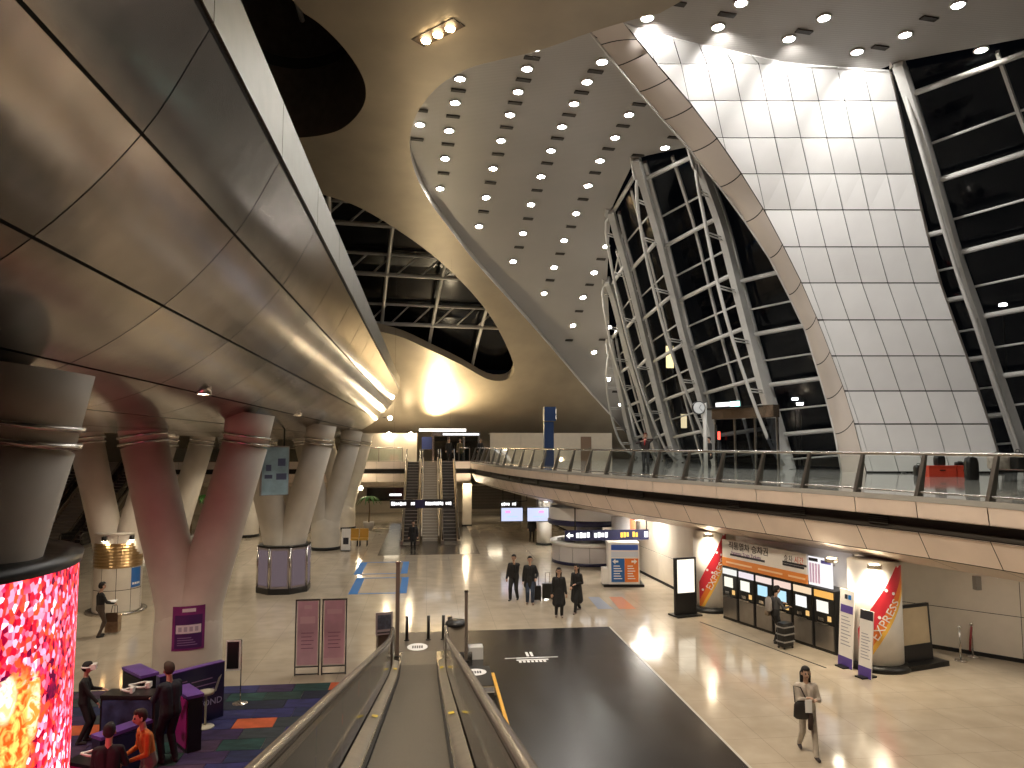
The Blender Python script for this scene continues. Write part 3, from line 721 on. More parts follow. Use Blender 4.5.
cp = column(-6.45, 21.3, 'branching stone column with a purple poster, glowing pink beside the headset booth')
co = column(-6.2, 33.4, 'branching stone column rising from the eight-sided display')
column(-6.15, 46.1, 'branching stone column beside the yellow seats')
column(-6.3, 57.0, 'branching stone column just before the far bridge')
cb = column(-11.75, 30.0, 'branching stone column with the ribbed brass drum', R=.76)
for (x, y, l) in [(-13.3, 40.5, 'branching stone column behind the pink lit column, near the palms'), (-12.5, 53, 'branching stone column of the rear row near the bridge'), (-11.9, 17.5, 'branching stone column of the rear row hidden behind the red video drum')]: column(x, y, l)

# ================================================================== LAMPS OF THE PLACE AND ADDED ONES
# downlights added out of view to brighten the near hall
for u in (16.5, 12.0, 7.5):
    for v in (15.0, 19.0):
        p = V3(u, v, .06); o = bpy.data.objects.new('downlight', None); link(o); o.location = p; o.empty_display_size = .1
        tag(o, 'added unseen downlight in the vault, brightening the near hall', 'downlight', 'added downlights over the near hall')
        for nm, me in (('trim_ring', ring), ('lens', lens)): link(bpy.data.objects.new(nm, me), o)
for u in (22, 34, 44):  # unseen downlights added in the shell to brighten the left escalators
    p = V3(u, -22, BO + .06); o = bpy.data.objects.new('added_downlight', None); link(o); o.location = p; o.empty_display_size = .1
    tag(o, 'added unseen downlight in the bronze shell, brightening the side hall beyond the hull', 'downlight', 'added downlights over the side hall')
    for nm, me in (('trim_ring', ring), ('lens', lens)): link(bpy.data.objects.new(nm, me), o)
# wall washers just in front of the white leg
wash = [(647, 22), (718, 31), (789, 43), (857, 56)]
for wi, (px, py) in enumerate(wash):
    p, q = on_vault(px, py - 5, .06)
    o = bpy.data.objects.new('wall_washer', None); link(o); o.location = p; o.empty_display_size = .1
    tag(o, 'bright washer lamp above the white leg, ' + ('nearest its narrow tip', 'second from its narrow tip', 'third from its narrow tip', 'nearest its outer corner')[wi], 'downlight', 'washer lamps above the white leg')
    link(bpy.data.objects.new('trim_ring', ring), o); link(bpy.data.objects.new('lens', lens), o)
    t = Pd(px + 25, py + 150, dpt(px + 25, py + 150)); sp = spot('washer_beam', (p[0], p[1], p[2] - .12), tuple(t), 1350, (1, .97, .93), 95, .8, .12); sp.parent = o; sp.location = (0, 0, -.12)

# ================================================================== MOVING WALKWAY AND ESCALATORS
def zw(Y, h=0.0):
    l = 4.36 - .2126 * Y; return .5 * (l + math.sqrt(l * l + .03)) + .02 + h
wk = thing('inclined_walkway', 'inclined moving walkway with dark glass sides running down to the concourse', 'moving walkway', (-.2, 20.5, 0))
WC = -.2; YS = list(np.linspace(-3.6, 19.2, 12)) + list(np.linspace(19.5, 21.6, 8))
def wpath(x, h, ys=YS): return [(x, y, zw(y, h)) for y in ys]
mb = MB(); mb.bar(wpath(WC, -.05), [(-.5, -.05), (.5, -.05), (.5, .05), (-.5, .05)]); part(wk, 'pallet_belt', mb, M_pallet)
part(wk, 'truss_casing', MB().grid([[(WC - .93, y, zw(y, .1)), (WC - .93, y, max(.01, zw(y, -1.0))), (WC + .93, y, max(.01, zw(y, -1.0))), (WC + .93, y, zw(y, .1))] for y in YS]), mat('casing_brown', (.14, .115, .09), .4, .3))
M_deck = mat('walkway_deck', (.36, .33, .29), .3, .9, noise=.1, nscale=5)
for s_, sd in ((-1, 'left'), (1, 'right')):
    x = lambda h: WC + s_ * h
    mb = MB(); mb.bar(wpath(x(.515), .02), [(-.015, -.03), (.015, -.03), (.015, .03), (-.015, .03)]); part(wk, 'brush_strip', mb, M_joint)
    mb = MB(); mb.bar(wpath(x(.545), .05), [(-.012, -.05), (.012, -.05), (.012, .05), (-.012, .05)]); part(wk, 'skirt_edge', mb, mat('bright_steel', (.75, .72, .66), .2, 1))
    mb = MB(); mb.grid([[(x(.555), y, zw(y, .10)), (x(.60), y, zw(y, .13)), (x(.73), y, zw(y, .17))] for y in YS], flip=s_ < 0); dk = part(wk, 'deck_panel', mb, M_deck, True)
    for yl in (12.6, 6.0, 20.6):
        part(dk, 'caution_label', MB().slab([(x(.63) + .045 * s_, yl - .12, zw(yl - .12, .163)), (x(.63) + .045 * s_, yl + .12, zw(yl + .12, .163)), (x(.63) - .05 * s_, yl + .12, zw(yl + .12, .145)), (x(.63) - .05 * s_, yl - .12, zw(yl - .12, .145))][::s_ * -1], .004), M_yellow)
    gy = YS[:-1]
    for i in range(0, len(gy) - 1):
        a, b = gy[i] + .01, gy[i + 1] - .01
        part(wk, 'balustrade_pane', MB().grid([[(x(.745), y, zw(y, .16)), (x(.745), y, zw(y, .96))] for y in (a, b)]), M_dglass if True else 0)
    mb = MB(); mb.bar(wpath(x(.745), .97), [(-.035, -.03), (.035, -.03), (.035, .03), (-.035, .03)]); part(wk, 'rail_guide', mb, M_chrome)
    pts = wpath(x(.76), 1.03); yb, zb = YS[-1], zw(YS[-1], 1.03)
    for k in range(1, 9):
        a = pi * k / 8; pts.append((x(.76), yb + .34 * sin(a), zb - .34 * (1 - cos(a))))
    mb = MB(); mb.tube(pts, .055, 10, sy=.75); part(wk, 'handrail', mb, M_rubber, True)
    part(wk, 'newel_panel', MB().obox((x(.745), 21.0), (x(.745), 21.9), .05, .02, .98), M_deck)
    part(wk, 'outer_deck', MB().grid([[(x(.76), y, zw(y, .15)), (x(.93), y, zw(y, .10))] for y in YS], flip=s_ > 0), M_deck, True)
part(wk, 'landing_plate', MB().box(WC - .52, WC + .52, 20.9, 23.05, .006, .03), mat('landing_steel', (.09, .08, .07), .4, .3, noise=.1, nscale=8))
part(wk, 'comb', MB().box(WC - .5, WC + .5, 20.75, 20.95, .03, .05), mat('comb_metal', (.6, .62, .58), .25, 1))
# low dark landing field with guide posts
mb = MB().box(-1.0, .95, 23.1, 25.4, .006, .012); solo('landing_floor', mb, mat('landing_brown', (.075, .06, .048), .45), 'brown floor plate at the foot of the walkway', 'floor', kind='structure')
for x, lab in ((-.62, 'thin dark guide post at the walkway exit, beside the tall brown post'), (.07, 'thin dark guide post standing in the middle of the walkway exit'), (.55, 'thin dark guide post at the walkway exit, beside the short grey post')):
    g = thing('guide_post', lab, 'post', (x, 24.4, .012)); part(g, 'shaft', MB().tube([(x, 24.4, .03), (x, 24.4, .78)], .05, 10), M_blackm, True); part(g, 'foot', MB().lathe([(.09, .012), (.09, .03), (.04, .05)], (x, 24.4), 14), M_blackm, True)
def label_disc(x, y, rx, ry, lab):
    t = thing('floor_label', lab, 'sticker', (x, y, .012)); mb = MB(); mb.prism([(x + rx * cos(k * pi / 10), y + ry * sin(k * pi / 10)) for k in range(20)], .013, .018); part(t, 'disc', mb, M_inkw)
    mb = MB()
    for k in range(5): mb.box(x - rx * .5 + k * rx * .22, x - rx * .36 + k * rx * .22, y - ry * .4, y + ry * .3, .018, .020)
    part(t, 'print', mb, M_ink)
label_disc(-.27, 23.6, .32, .42, 'white oval label on the floor at the foot of the walkway'); label_disc(1.36, 20.85, .32, .30, 'white oval label on the floor at the head of the sunken escalator')
# brown and grey posts
for (px, py0, py1, w, lab, mt) in [(397, 656, 563, .12, 'tall brown metal post beside the walkway exit', mat('brown_post', (.22, .18, .15), .35, .4)), (466, 661, 592, .09, 'slim brown metal post between waste stand and dark floor', MATS['brown_post']), (449.5, 655, 618, .12, 'short grey metal post at the walkway exit', M_chrome)]:
    b = Zp(px, py1 + (py0 - py1), 0); h = Py(px, py1, b[1])[2]
    t = thing('metal_post', lab, 'post', tuple(b)); part(t, 'shaft', MB().box(b[0] - w / 2, b[0] + w / 2, b[1] - w / 2, b[1] + w / 2, .006, h), mt)
    part(t, 'cap', MB().box(b[0] - w / 2 - .01, b[0] + w / 2 + .01, b[1] - w / 2 - .01, b[1] + w / 2 + .01, h, h + .05), M_chrome); part(t, 'base_plate', MB().box(b[0] - w, b[0] + w, b[1] - w, b[1] + w, .0, .025), M_blackm)
# sunken escalator rising to the concourse
se = thing('sunken_escalator', 'narrow sunken escalator with yellow edge strip beside the walkway foot', 'escalator', (1.4, 19.7, 0))
for k in range(18):
    y1 = 19.6 - k * .40; z = -.01 - k * .20
    part(se, 'step', MB().box(HX0 + .05, HX1 - .05, y1 - .40, y1, z - .22, z), M_step); part(se, 'step_edge', MB().box(HX0 + .05, HX1 - .05, y1 - .42, y1 - .38, z, z + .012), mat('step_edge', (.5, .46, .40), .4, .6))
for xx in (HX0, HX1 - .05): part(se, 'shaft_wall', MB().box(xx, xx + .05, HY0, HY1, -5, -.26), M_blackm)
part(se, 'shaft_wall', MB().box(HX0, HX1, HY0 - .05, HY0, -5, -.26), M_blackm); part(se, 'shaft_bottom', MB().box(HX0, HX1, HY0, HY1, -5.1, -5), M_blackm)
part(se, 'edge_strip', MB().box(HX1 - .01, HX1 + .07, 14.5, 20.6, .006, .06), mat('amber_strip', (.75, .40, .04), .4))
part(se, 'landing_plate', MB().box(HX0, HX1, 19.7, 21.4, .006, .012), M_blackm)
# waste stand by the sunken escalator
b = Zp(463, 668, 0); x, y = b[0] - .12, b[1] + 1.05
t = thing('waste_stand', 'grey waste stand with black curved lid at the head of the sunken escalator', 'bin', (x, y, 0))
part(t, 'base', MB().box(x - .42, x + .42, y - .35, y + .35, .006, .25), M_chrome); part(t, 'body', MB().box(x - .36, x + .30, y - .28, y + .28, .25, .95), mat('smoked_bin', (.38, .33, .27), .25))
mb = MB().lathe([(.02, 1.10), (.24, 1.09), (.33, 1.03), (.35, .95)], (x - .03, y), 18); part(t, 'lid', mb, M_blackp, True)
part(t, 'side_box', MB().box(x + .32, x + .75, y - .3, y + .1, .006, .35), mat('pale_box', (.62, .62, .62), .4))

def escalator(X, Y0, label, half=.42, rise=5.0, stairs=False, z0=0.0):
    run = rise / tan(radians(30)); t = thing('staircase' if stairs else 'escalator', label, 'staircase' if stairs else 'escalator', (X, Y0, z0)); n = 30 if stairs else 25
    for k in range(n):
        y = Y0 + run * k / n; z = z0 + rise * (k + 1) / n
        part(t, 'step', MB().box(X - half, X + half, y, y + run / n + .02, max(0, z - rise / n - .25), z), mat('stair_stone', (.34, .30, .25), .45) if stairs else M_step)
        if not stairs: part(t, 'step_edge', MB().box(X - half, X + half, y - .015, y + .03, z - .015, z + .01), MATS['step_edge'])
    for s_ in (-1, 1):
        x = X + s_ * (half + .1); hh = .95
        if stairs:
            part(t, 'stringer', MB().grid([[(x - s_ * .08, Y0, z0 + .02), (x - s_ * .08, Y0, z0 + .35), (x, Y0, z0 + .35), (x, Y0, z0 + .02)], [(x - s_ * .08, Y0 + run, z0 + rise), (x - s_ * .08, Y0 + run, z0 + rise + .35), (x, Y0 + run, z0 + rise + .35), (x, Y0 + run, z0 + rise)]]), M_cream)
            part(t, 'handrail', MB().tube([(x, Y0 - .2, z0 + .9), (x, Y0, z0 + .95), (x, Y0 + run, z0 + rise + .95)], .03), M_chrome, True); continue
        ys = [Y0 - 1.2, Y0 - .1, Y0 + .2, Y0 + run, Y0 + run + 1.0]; zs = [z0, z0, z0 + .15, z0 + rise, z0 + rise]
        part(t, 'balustrade', MB().grid([[(x, a, c + .05), (x, a, c + hh)] for a, c in zip(ys, zs)]), mat('balustrade_glass_dark', (.05, .045, .04), .1))
        part(t, 'skirt', MB().bar([(x, a, c + .1) for a, c in zip(ys, zs)], [(-.09, -.12), (.09, -.12), (.09, .12), (-.09, .12)]), M_deck)
        pts = [(x, ys[0] - .02, z0 + .3), (x, ys[0] - .22, z0 + .5), (x, ys[0] - .2, z0 + .8)] + [(x, a, c + hh) for a, c in zip(ys, zs)]
        part(t, 'handrail', MB().tube(pts, .045, 8), M_rubber, True)
        part(t, 'truss_side', MB().grid([[(x + s_ * .08, a, c + .1), (x + s_ * .08, a, max(0, c - 1.0))] for a, c in zip(ys[1:4], zs[1:4])]), MATS['casing_brown'])
    if not stairs: part(t, 'landing_plate', MB().box(X - half, X + half, Y0 - 1.6, Y0, .007, .03), MATS['landing_steel'])
    return t
escalator(-1.1, 48.6, 'dark escalator climbing to the far bridge, on the steel hull side of the stairs')
escalator(1.5, 48.6, 'dark escalator climbing to the far bridge, on the mezzanine side of the stairs')
escalator(.2, 48.9, 'narrow stone stairs between the two far escalators', .5, stairs=True)
escalator(-21.4, 48.8, 'escalator under the hull nearer to the brass ringed column', .5)
escalator(-25.0, 48.8, 'escalator under the hull nearer to the side wall', .5)
escalator(-23.2, 49.0, 'stairs between the two escalators under the hull', .9, stairs=True)

# ================================================================== FAR LANDING
def box_thing(name, lab, cat, dims, m, parts=()):
    x0, x1, y0, y1, z0, z1 = dims; t = thing(name, lab, cat, ((x0 + x1) / 2, (y0 + y1) / 2, z0)); part(t, 'body', MB().box(*dims), m)
    for nm, d, mm in parts: part(t, nm, MB().box(*d), mm)
    return t
# cream wall with two wall lamps, left of the doors
yW = 60.2
solo('wall_landing', MB().box(-5.2, -.9, yW, yW + .3, 5, 7.25), M_cream, 'cream wall with two wall lamps behind the far bridge railing', 'wall', kind='structure')
def wall_lamp(x, y, z, lab, power, col=(1, .82, .55), r=.16, dirv=(0, -1, 0), es=60):
    t = thing('wall_lamp', lab, 'lamp', (x, y, z)); part(t, 'bracket', MB().box(x - .06, x + .06, y - .02, y + .12, z - .1, z + .1), M_chrome)
    part(t, 'globe', MB().lathe([(.01, z + r), (r * .7, z + r * .7), (r, z), (r * .7, z - r * .7), (.01, z - r)], (x, y - .15), 14), E('lamp%d' % es, col, es), True)
    l = bpy.data.lights.new('lamp_light', 'POINT'); l.energy = power; l.color = col; l.shadow_soft_size = r; o = bpy.data.objects.new('lamp_light', l); link(o, t); o.location = (0, -.45, 0)
    return t
for px, lab in ((389, 'glowing wall lamp on the cream landing wall, beside the hull nose'), (411, 'glowing wall lamp on the cream landing wall, beside the blue notice')):
    p = Py(px, 434, yW - .1); wall_lamp(p[0], yW - .1, p[2], lab, 60)
p = Py(427, 443, yW - .15)
box_thing('blue_notice', 'dark blue notice board on the cream wall beside the far doors', 'notice', (p[0] - .42, p[0] + .42, yW - .06, yW - .01, p[2] - .5, p[2] + .5), mat('notice_blue', (.05, .07, .22), .4), [('frame', (p[0] - .46, p[0] + .46, yW - .05, yW, p[2] - .55, p[2] - .5), M_chrome)])
# glass door vestibule with lit sign strip
vs = thing('door_vestibule', 'glass door vestibule with steel posts on the far landing', 'doorway', (1.6, 59.9, 5))
x0, x1 = Py(433, 445, 59.9)[0], Py(479, 445, 59.9)[0]
for x in np.linspace(x0, x1, 4): part(vs, 'post', MB().box(x - .07, x + .07, 59.85, 60.0, 5, 7.25), M_chrome)
for x in np.linspace(x0, x1, 4)[:-1]: part(vs, 'door_pane', MB().box(x + .1, x + (x1 - x0) / 3 - .1, 59.9, 59.93, 5.05, 7.0), M_night)
part(vs, 'header', MB().box(x0 - .1, x1 + .1, 59.8, 60.6, 7.05, 7.35), M_chrome); part(vs, 'back_wall', MB().box(x0, x1 + 1.2, 61.2, 61.4, 5, 6.6), mat('dim_brown', (.12, .09, .06), .6))
def sign(name, lab, p0, p1, z0, z1, m, y, glyphs, th=.12, group=None):
    t = thing(name, lab, 'sign', ((p0 + p1) / 2, y, z0)); part(t, 'panel', MB().box(p0, p1, y, y + th, z0, z1), m)
    for (a, b, c, d, mm, nm) in glyphs: part(t, nm, MB().box(p0 + (p1 - p0) * a, p0 + (p1 - p0) * b, y - .012, y - .001, z0 + (z1 - z0) * c, z0 + (z1 - z0) * d), mm)
    return t
def bars(a, b, n, m, h=(.25, .75), nm='lettering', fill=.72):
    r = random.Random(int(a * 999 + n)); out = []; w = (b - a) / n
    for k in range(n):
        if r.random() < .12: continue
        out.append((a + w * k, a + w * (k + fill), h[0] + r.uniform(0, .08), h[1] - r.uniform(0, .1), m, nm))
    return out
gw = E('sign_white', (1, 1, 1), 1.8); gy_ = E('sign_yellow', (1, .62, .04), 1.5)
p = Py(419, 431, 59.6); q = Py(466, 431, 59.6)
sign('lit_sign', 'bright white lit sign strip above the far landing doors', p[0], q[0], 7.40, 7.62, E('sign_strip', (1, .97, .9), 2.2), 59.6, bars(.05, .25, 3, gy_) + bars(.75, .95, 4, gy_))
sign('lit_sign', 'thin white light strip on the far vestibule header', Py(443, 433, 59.7)[0], Py(479, 433, 59.7)[0], 7.1, 7.24, E('strip2', (.9, .95, 1), 2), 59.68, bars(.1, .9, 8, M_ink, (.42, .58)))
up = thing('uplight', 'flood lamp on the vestibule roof washing the bronze wall', 'lamp', (.75, 60.35, 7.36)); part(up, 'housing', MB().box(.5, 1.0, 60.2, 60.5, 7.36, 7.6), M_blackm); part(up, 'lens', MB().box(.52, .98, 60.22, 60.48, 7.6, 7.63), E('flood', (1, .82, .5), 40))
sp = spot('uplight_beam', (0, 0, 0), (.0, -.03, 1), 1800, (1, .80, .48), 100, .9, .2); sp.parent = up; sp.location = (0, 0, .35)
sp = spot('added_wall_fill', (0, 0, 0), (.35, -.35, 1), 3200, (1, .80, .50), 165, 1.0, .3); sp.parent = up; sp.location = (.6, -1.2, .5)  # second wide beam added without a fixture, brightens the bronze wall
# cream room box with door, blue pylon
x0, x1 = Py(490, 440, 60.5)[0], Py(612, 440, 60.5)[0]
rb = thing('cream_room', 'low cream room with a brown door behind the far mezzanine railing', 'room', (x0, 60.5, 5)); rb['kind'] = 'structure'
for k in range(4): part(rb, 'panel', MB().box(x0 + (x1 - x0) * k / 4 + .01, x0 + (x1 - x0) * (k + 1) / 4 - .01, 60.5, 60.6, 5, 7.2), M_cream)
part(rb, 'roof', MB().box(x0, x1, 60.5, 62.0, 7.2, 7.3), M_cream)
xd = Py(586, 440, 60.45)[0]; dr = part(rb, 'door', MB().box(xd - .45, xd + .45, 60.42, 60.5, 5, 7.0), mat('brown_door', (.22, .14, .09), .5)); part(dr, 'handle', MB().box(xd + .28, xd + .34, 60.38, 60.42, 5.95, 6.15), M_chrome)
b = Pd(549, 460, 46); bl = mat('pylon_blue', (.014, .035, .10), .35)
t = thing('blue_pylon', 'blue sign pylon with wider head standing behind the mezzanine railing', 'sign', (b[0], b[1], 5))
h1, h2 = Pd(549, 421, 46)[2], Pd(549, 407, 46)[2]
part(t, 'shaft', MB().box(b[0] - .32, b[0] + .28, b[1] - .2, b[1] + .2, 5, h1 - .05), bl); part(t, 'head', MB().box(b[0] - .33, b[0] + .40, b[1] - .3, b[1] + .3, h1, h2), bl)
part(t, 'light_mark', MB().box(b[0] + .405, b[0] + .42, b[1] - .25, b[1] + .2, h1 + .45, h1 + .75), E('mark', (1, .9, .7), 3)); part(t, 'light_mark', MB().box(b[0] + .405, b[0] + .42, b[1] - .25, b[1] + .2, h1 + .1, h1 + .35), E('mark', (1, .9, .7), 3))

# hanging direction sign in front of the escalators
p, q = Py(390, 504, 45), Py(453, 504, 45)
t = sign('hanging_sign', 'dark hanging direction sign with white lettering before the far escalators', p[0], q[0], p[2] - .26, p[2] + .26, M_blackp, 45, bars(.02, .40, 11, gw, (.3, .75)) + bars(.56, .98, 13, gw, (.3, .75)) + [(.40, .55, .02, .98, M_navy, 'blue_field')])
for x in (p[0] + .2, q[0] - .2): part(t, 'cable', MB().tube([(x, 45.06, p[2] + .26), (x, 45.06, vz(np.array([x, 45.06]) @ Ud) - BO)], .004, 5), M_blackm)
p = Py(509, 504, 49)
t = sign('hanging_sign', 'small hanging sign with white lettering above the two screens', p[0] - .6, p[0] + .6, p[2] - .2, p[2] + .2, M_blackp, 49, bars(.08, .92, 7, gw))
for x in (p[0] - .4, p[0] + .4): part(t, 'hanger', MB().tube([(x, 49.06, p[2] + .2), (x, 49.06, 3.45)], .02, 6), M_blackm)
# two ceiling screens
for px, lab in ((512, 'lit flight screen hanging under the mezzanine, farther from the round desk'), (538, 'lit flight screen hanging under the mezzanine, nearer to the round desk')):
    p = Py(px, 514.5, 44.0); w, h = .64, .39; ys_ = 0
    t = thing('hanging_screen', lab, 'screen', (p[0], 44.0, p[2])); part(t, 'frame', MB().box(p[0] - w - .05, p[0] + w + .05, 44.0, 44.1, p[2] - h - .05, p[2] + h + .05), M_blackp)
    part(t, 'display', MB().box(p[0] - w, p[0] + w, 43.985, 43.999, p[2] - h, p[2] + h), E('screen_lilac', (.62, .68, .95), .95))
    sx = -.25 if px < 520 else .2
    part(t, 'display_mark', MB().box(p[0] + sx - .15, p[0] + sx + .15, 43.97, 43.984, p[2] + .1, p[2] + .22), E('screen_pink', (.9, .25, .55), 1.4)); part(t, 'display_mark', MB().box(p[0] - .3, p[0] + .35, 43.97, 43.984, p[2] - .15, p[2] - .1), E('screen_blue', (.35, .5, 1), 1.4))
    part(t, 'hanger', MB().tube([(p[0], 44.05, p[2] + h - .05), (p[0], 44.05, 2.85), (max(p[0], 5.95), 44.05, 2.95), (max(p[0], 5.95), 44.05, 3.45)], .025, 6), M_blackm)

# ================================================================== DESK, INFORMATION BOARD, UNDER-DECK AREA
DR = 2.05; dc = Zp(590, 567, 0)[:2]; dc = dc + dc / np.linalg.norm(dc) * DR
dk = thing('information_desk', 'round white information desk with dark blue lit canopy', 'counter', (dc[0], dc[1], 0))
part(dk, 'plinth', MB().lathe([(DR + .04, 0), (DR + .04, .14), (DR, .16)], tuple(dc), 40), M_navy, True)
for k in range(14):
    a0, a1 = 2 * pi * k / 14 + .006, 2 * pi * (k + 1) / 14 - .006
    part(dk, 'front_panel', MB().lathe([(DR, .16), (DR, .95)], tuple(dc), 6, a0=a0, a1=a1), mat('desk_white', (.66, .64, .66), .35), True)
part(dk, 'counter_top', MB().lathe([(DR - .45, 1.0), (DR - .45, 1.14), (DR + .12, 1.16), (DR + .14, 1.0), (DR, .95)], tuple(dc), 40, cap=False), M_lightwall, True)
part(dk, 'canopy_ring', MB().lathe([(DR + .2, 2.05), (DR + .25, 2.12), (DR + .25, 2.28), (DR + .2, 2.34), (DR - .2, 2.34), (DR - .2, 2.05)], tuple(dc), 40, cap=False), M_navy, True)
part(dk, 'canopy_lightband', MB().lathe([(DR + .18, 2.34), (DR + .1, 2.95)], tuple(dc), 40, cap=False), mat('lightband_white', (.8, .8, .8), .4), True)
part(dk, 'core', MB().lathe([(.7, .0), (.7, 2.95)], tuple(dc), 24), mat('grey_core', (.35, .36, .36), .4), True)
pc = Zp(546, 546, 0)
c = thing('round_column', 'plain round white column behind the two screens', 'column', (pc[0], pc[1] + .7, 0)); part(c, 'shaft', MB().lathe([(.48, .12), (.48, 2.98)], (pc[0], pc[1] + .7), 24), M_lightwall, True); part(c, 'base', MB().lathe([(.54, 0), (.54, .12), (.48, .13)], (pc[0], pc[1] + .7), 24), M_joint, True)
# lit wall piece with dark frame right of the desk
a, b = Zp(640, 569, 0)[:2], Zp(656, 557, 0)[:2]
t = thing('curved_partition', 'brightly lit white partition with dark edge beside the information desk', 'partition', (a[0], a[1], 0)); a2 = a + np.array([-1.4, -.5]); part(t, 'face', MB().obox(a2, a + np.array([.5, 1.3]), .08, .1, 2.2), M_lightwall); part(t, 'edge_post', MB().obox(a + np.array([.5, 1.3]), a + np.array([.56, 1.4]), .14, 0, 2.4), M_navy); part(t, 'plinth', MB().obox(a2, a + np.array([.5, 1.3]), .1, 0, .1), M_navy)
# overhead direction sign
p, q = Py(565, 537, 34.6), Py(657, 533, 34.6); z = (p[2] + q[2]) / 2
t = sign('hanging_sign', 'long dark direction sign with white and yellow lettering before the information desk', p[0], q[0], z - .24, z + .24, M_navy, 34.6, bars(.12, .47, 9, gw, (.25, .8)) + bars(.60, .83, 7, gy_, (.25, .8)) + [(.86, .90, .25, .8, gw, 'pictogram')])
def arrow(root, c, L, s_, m, y, z):
    mb = MB(); pts = [(0, 0), (.5, .45), (.5, .16), (1, .16), (1, -.16), (.5, -.16), (.5, -.45)]; mb.add([(c + s_ * (x - .5) * L, y, z + w * L) for x, w in pts], [tuple(range(7)) if s_ > 0 else tuple(range(6, -1, -1))]); part(root, 'arrow', mb, m)
w_ = q[0] - p[0]; arrow(t, p[0] + w_ * .05, .34, 1, gw, 34.585, z); arrow(t, p[0] + w_ * .95, .34, -1, gw, 34.585, z)
for x in (p[0] + .5, q[0] - .5): part(t, 'hanger', MB().tube([(x, 34.66, z + .24), (x, 34.66, 3.3)], .03, 6), M_blackm)
# information board pillar with blue and orange halves
bA = Zp(625, 587, 0); ux = np.array([.93, -.36, 0]); 
ib = thing('information_board', 'white information pillar with blue and orange halves and arrows', 'information board', (bA[0], bA[1], 0))
def loc_box(c, u, x0, x1, y0, y1, z0, z1):
    v = np.array([-u[1], u[0], 0]); mb = MB(); mb.prism([tuple((np.array(c) + u * x + v * y)[:2]) for x, y in ((x0, y0), (x1, y0), (x1, y1), (x0, y1))], z0, z1); return mb
ux = np.array([cos(-.12), sin(-.12), 0])
part(ib, 'body', loc_box(bA, ux, -.72, .66, 0, .75, .12, 1.95), M_lightwall); part(ib, 'base', loc_box(bA, ux, -.95, .85, -.08, .95, 0, .12), M_blackm)
part(ib, 'side_cabinet', loc_box(bA, ux, -1.0, -.73, .05, .6, .12, .8), M_lightwall)
part(ib, 'blue_half', loc_box(bA, ux, -.60, -.01, -.02, 0, .22, 1.25), M_blue); part(ib, 'orange_half', loc_box(bA, ux, .0, .6, -.02, 0, .22, 1.25), M_orange); part(ib, 'header', loc_box(bA, ux, -.60, .6, -.02, 0, 1.62, 1.85), mat('header_blue', (.05, .12, .5), .4)); part(ib, 'header', loc_box(bA, ux, -.60, .6, -.015, 0, 1.3, 1.56), mat('pale_blue_print', (.62, .68, .80), .4))
for k in range(6):
    for xa, xb in ((-.5, -.12), (.12, .46)): part(ib, 'lettering', loc_box(bA, ux, xa, xb - .05 * (k % 3), -.026, -.02, .35 + k * .11, .39 + k * .11), M_inkw)
for c, s_ in ((-.42, 1), (.42, -1)):
    pts = [(0, 0), (.5, .45), (.5, .16), (1, .16), (1, -.16), (.5, -.16), (.5, -.45)]; mb = MB(); mb.add([tuple(np.array(bA) + ux * (c + s_ * (x - .5) * .26) + np.array([0, -.03, 1.12 + w * .26])) for x, w in pts], [tuple(range(7)) if s_ > 0 else tuple(range(6, -1, -1))]); part(ib, 'arrow', mb, M_inkw)
bb = Zp(622, 575, 0)
t = thing('round_poster_stand', 'round poster stand with grey and red print behind the information board', 'poster', (bb[0], bb[1] + .5, 0)); mb = MB(); c_ = np.array([bb[0] + .25, bb[1] + .5]); part(t, 'drum', MB().lathe([(.6, 0), (.6, 2.75)], tuple(c_), 24), mat('grey_drum', (.45, .44, .46), .3), True); part(t, 'red_band', MB().lathe([(.61, 1.9), (.61, 2.7)], tuple(c_), 8, a0=-1.3, a1=-.5), mat('poster_red', (.75, .22, .10), .4), True)

# ================================================================== TICKET MACHINES
k0, k1 = Zp(722, 618, 0)[:2], Zp(836, 656, 0)[:2]; kd = (k1 - k0) / np.linalg.norm(k1 - k0); kl = np.linalg.norm(k1 - k0); kn = np.array([kd[1], -kd[0]])
if kn @ (-k0) < 0: kn = -kn
K3 = lambda a, d, z: np.array([*(k0 + kd * a - kn * d), z])
def kbox(a0, a1, d0, d1, z0, z1):
    return MB().prism([tuple(K3(a, d, 0)[:2]) for a, d in ((a0, d0), (a1, d0), (a1, d1), (a0, d1))], z0, z1)
wK = kl / 6
heads = [(.95, .95, .9), (.95, .85, .9), (.98, .8, .74), (.98, .72, .62), (1, .75, .5), (1, .5, .1)]
scr = [(.95, .92, .75), (.95, .95, .82), (.45, .75, .95), (.5, .78, .95), (.95, .97, .95), (.98, .92, .82)]
kl_lab = ['beside the lit poster pillar', 'with pale header, second along from the lit poster pillar', 'with blue screen and pink header, third from the poster pillar', 'with blue screen and salmon header, where the traveller stands', 'with blue corner on white screen, behind the ribbed suitcase', 'with deep orange header, at the leaflet stand end']
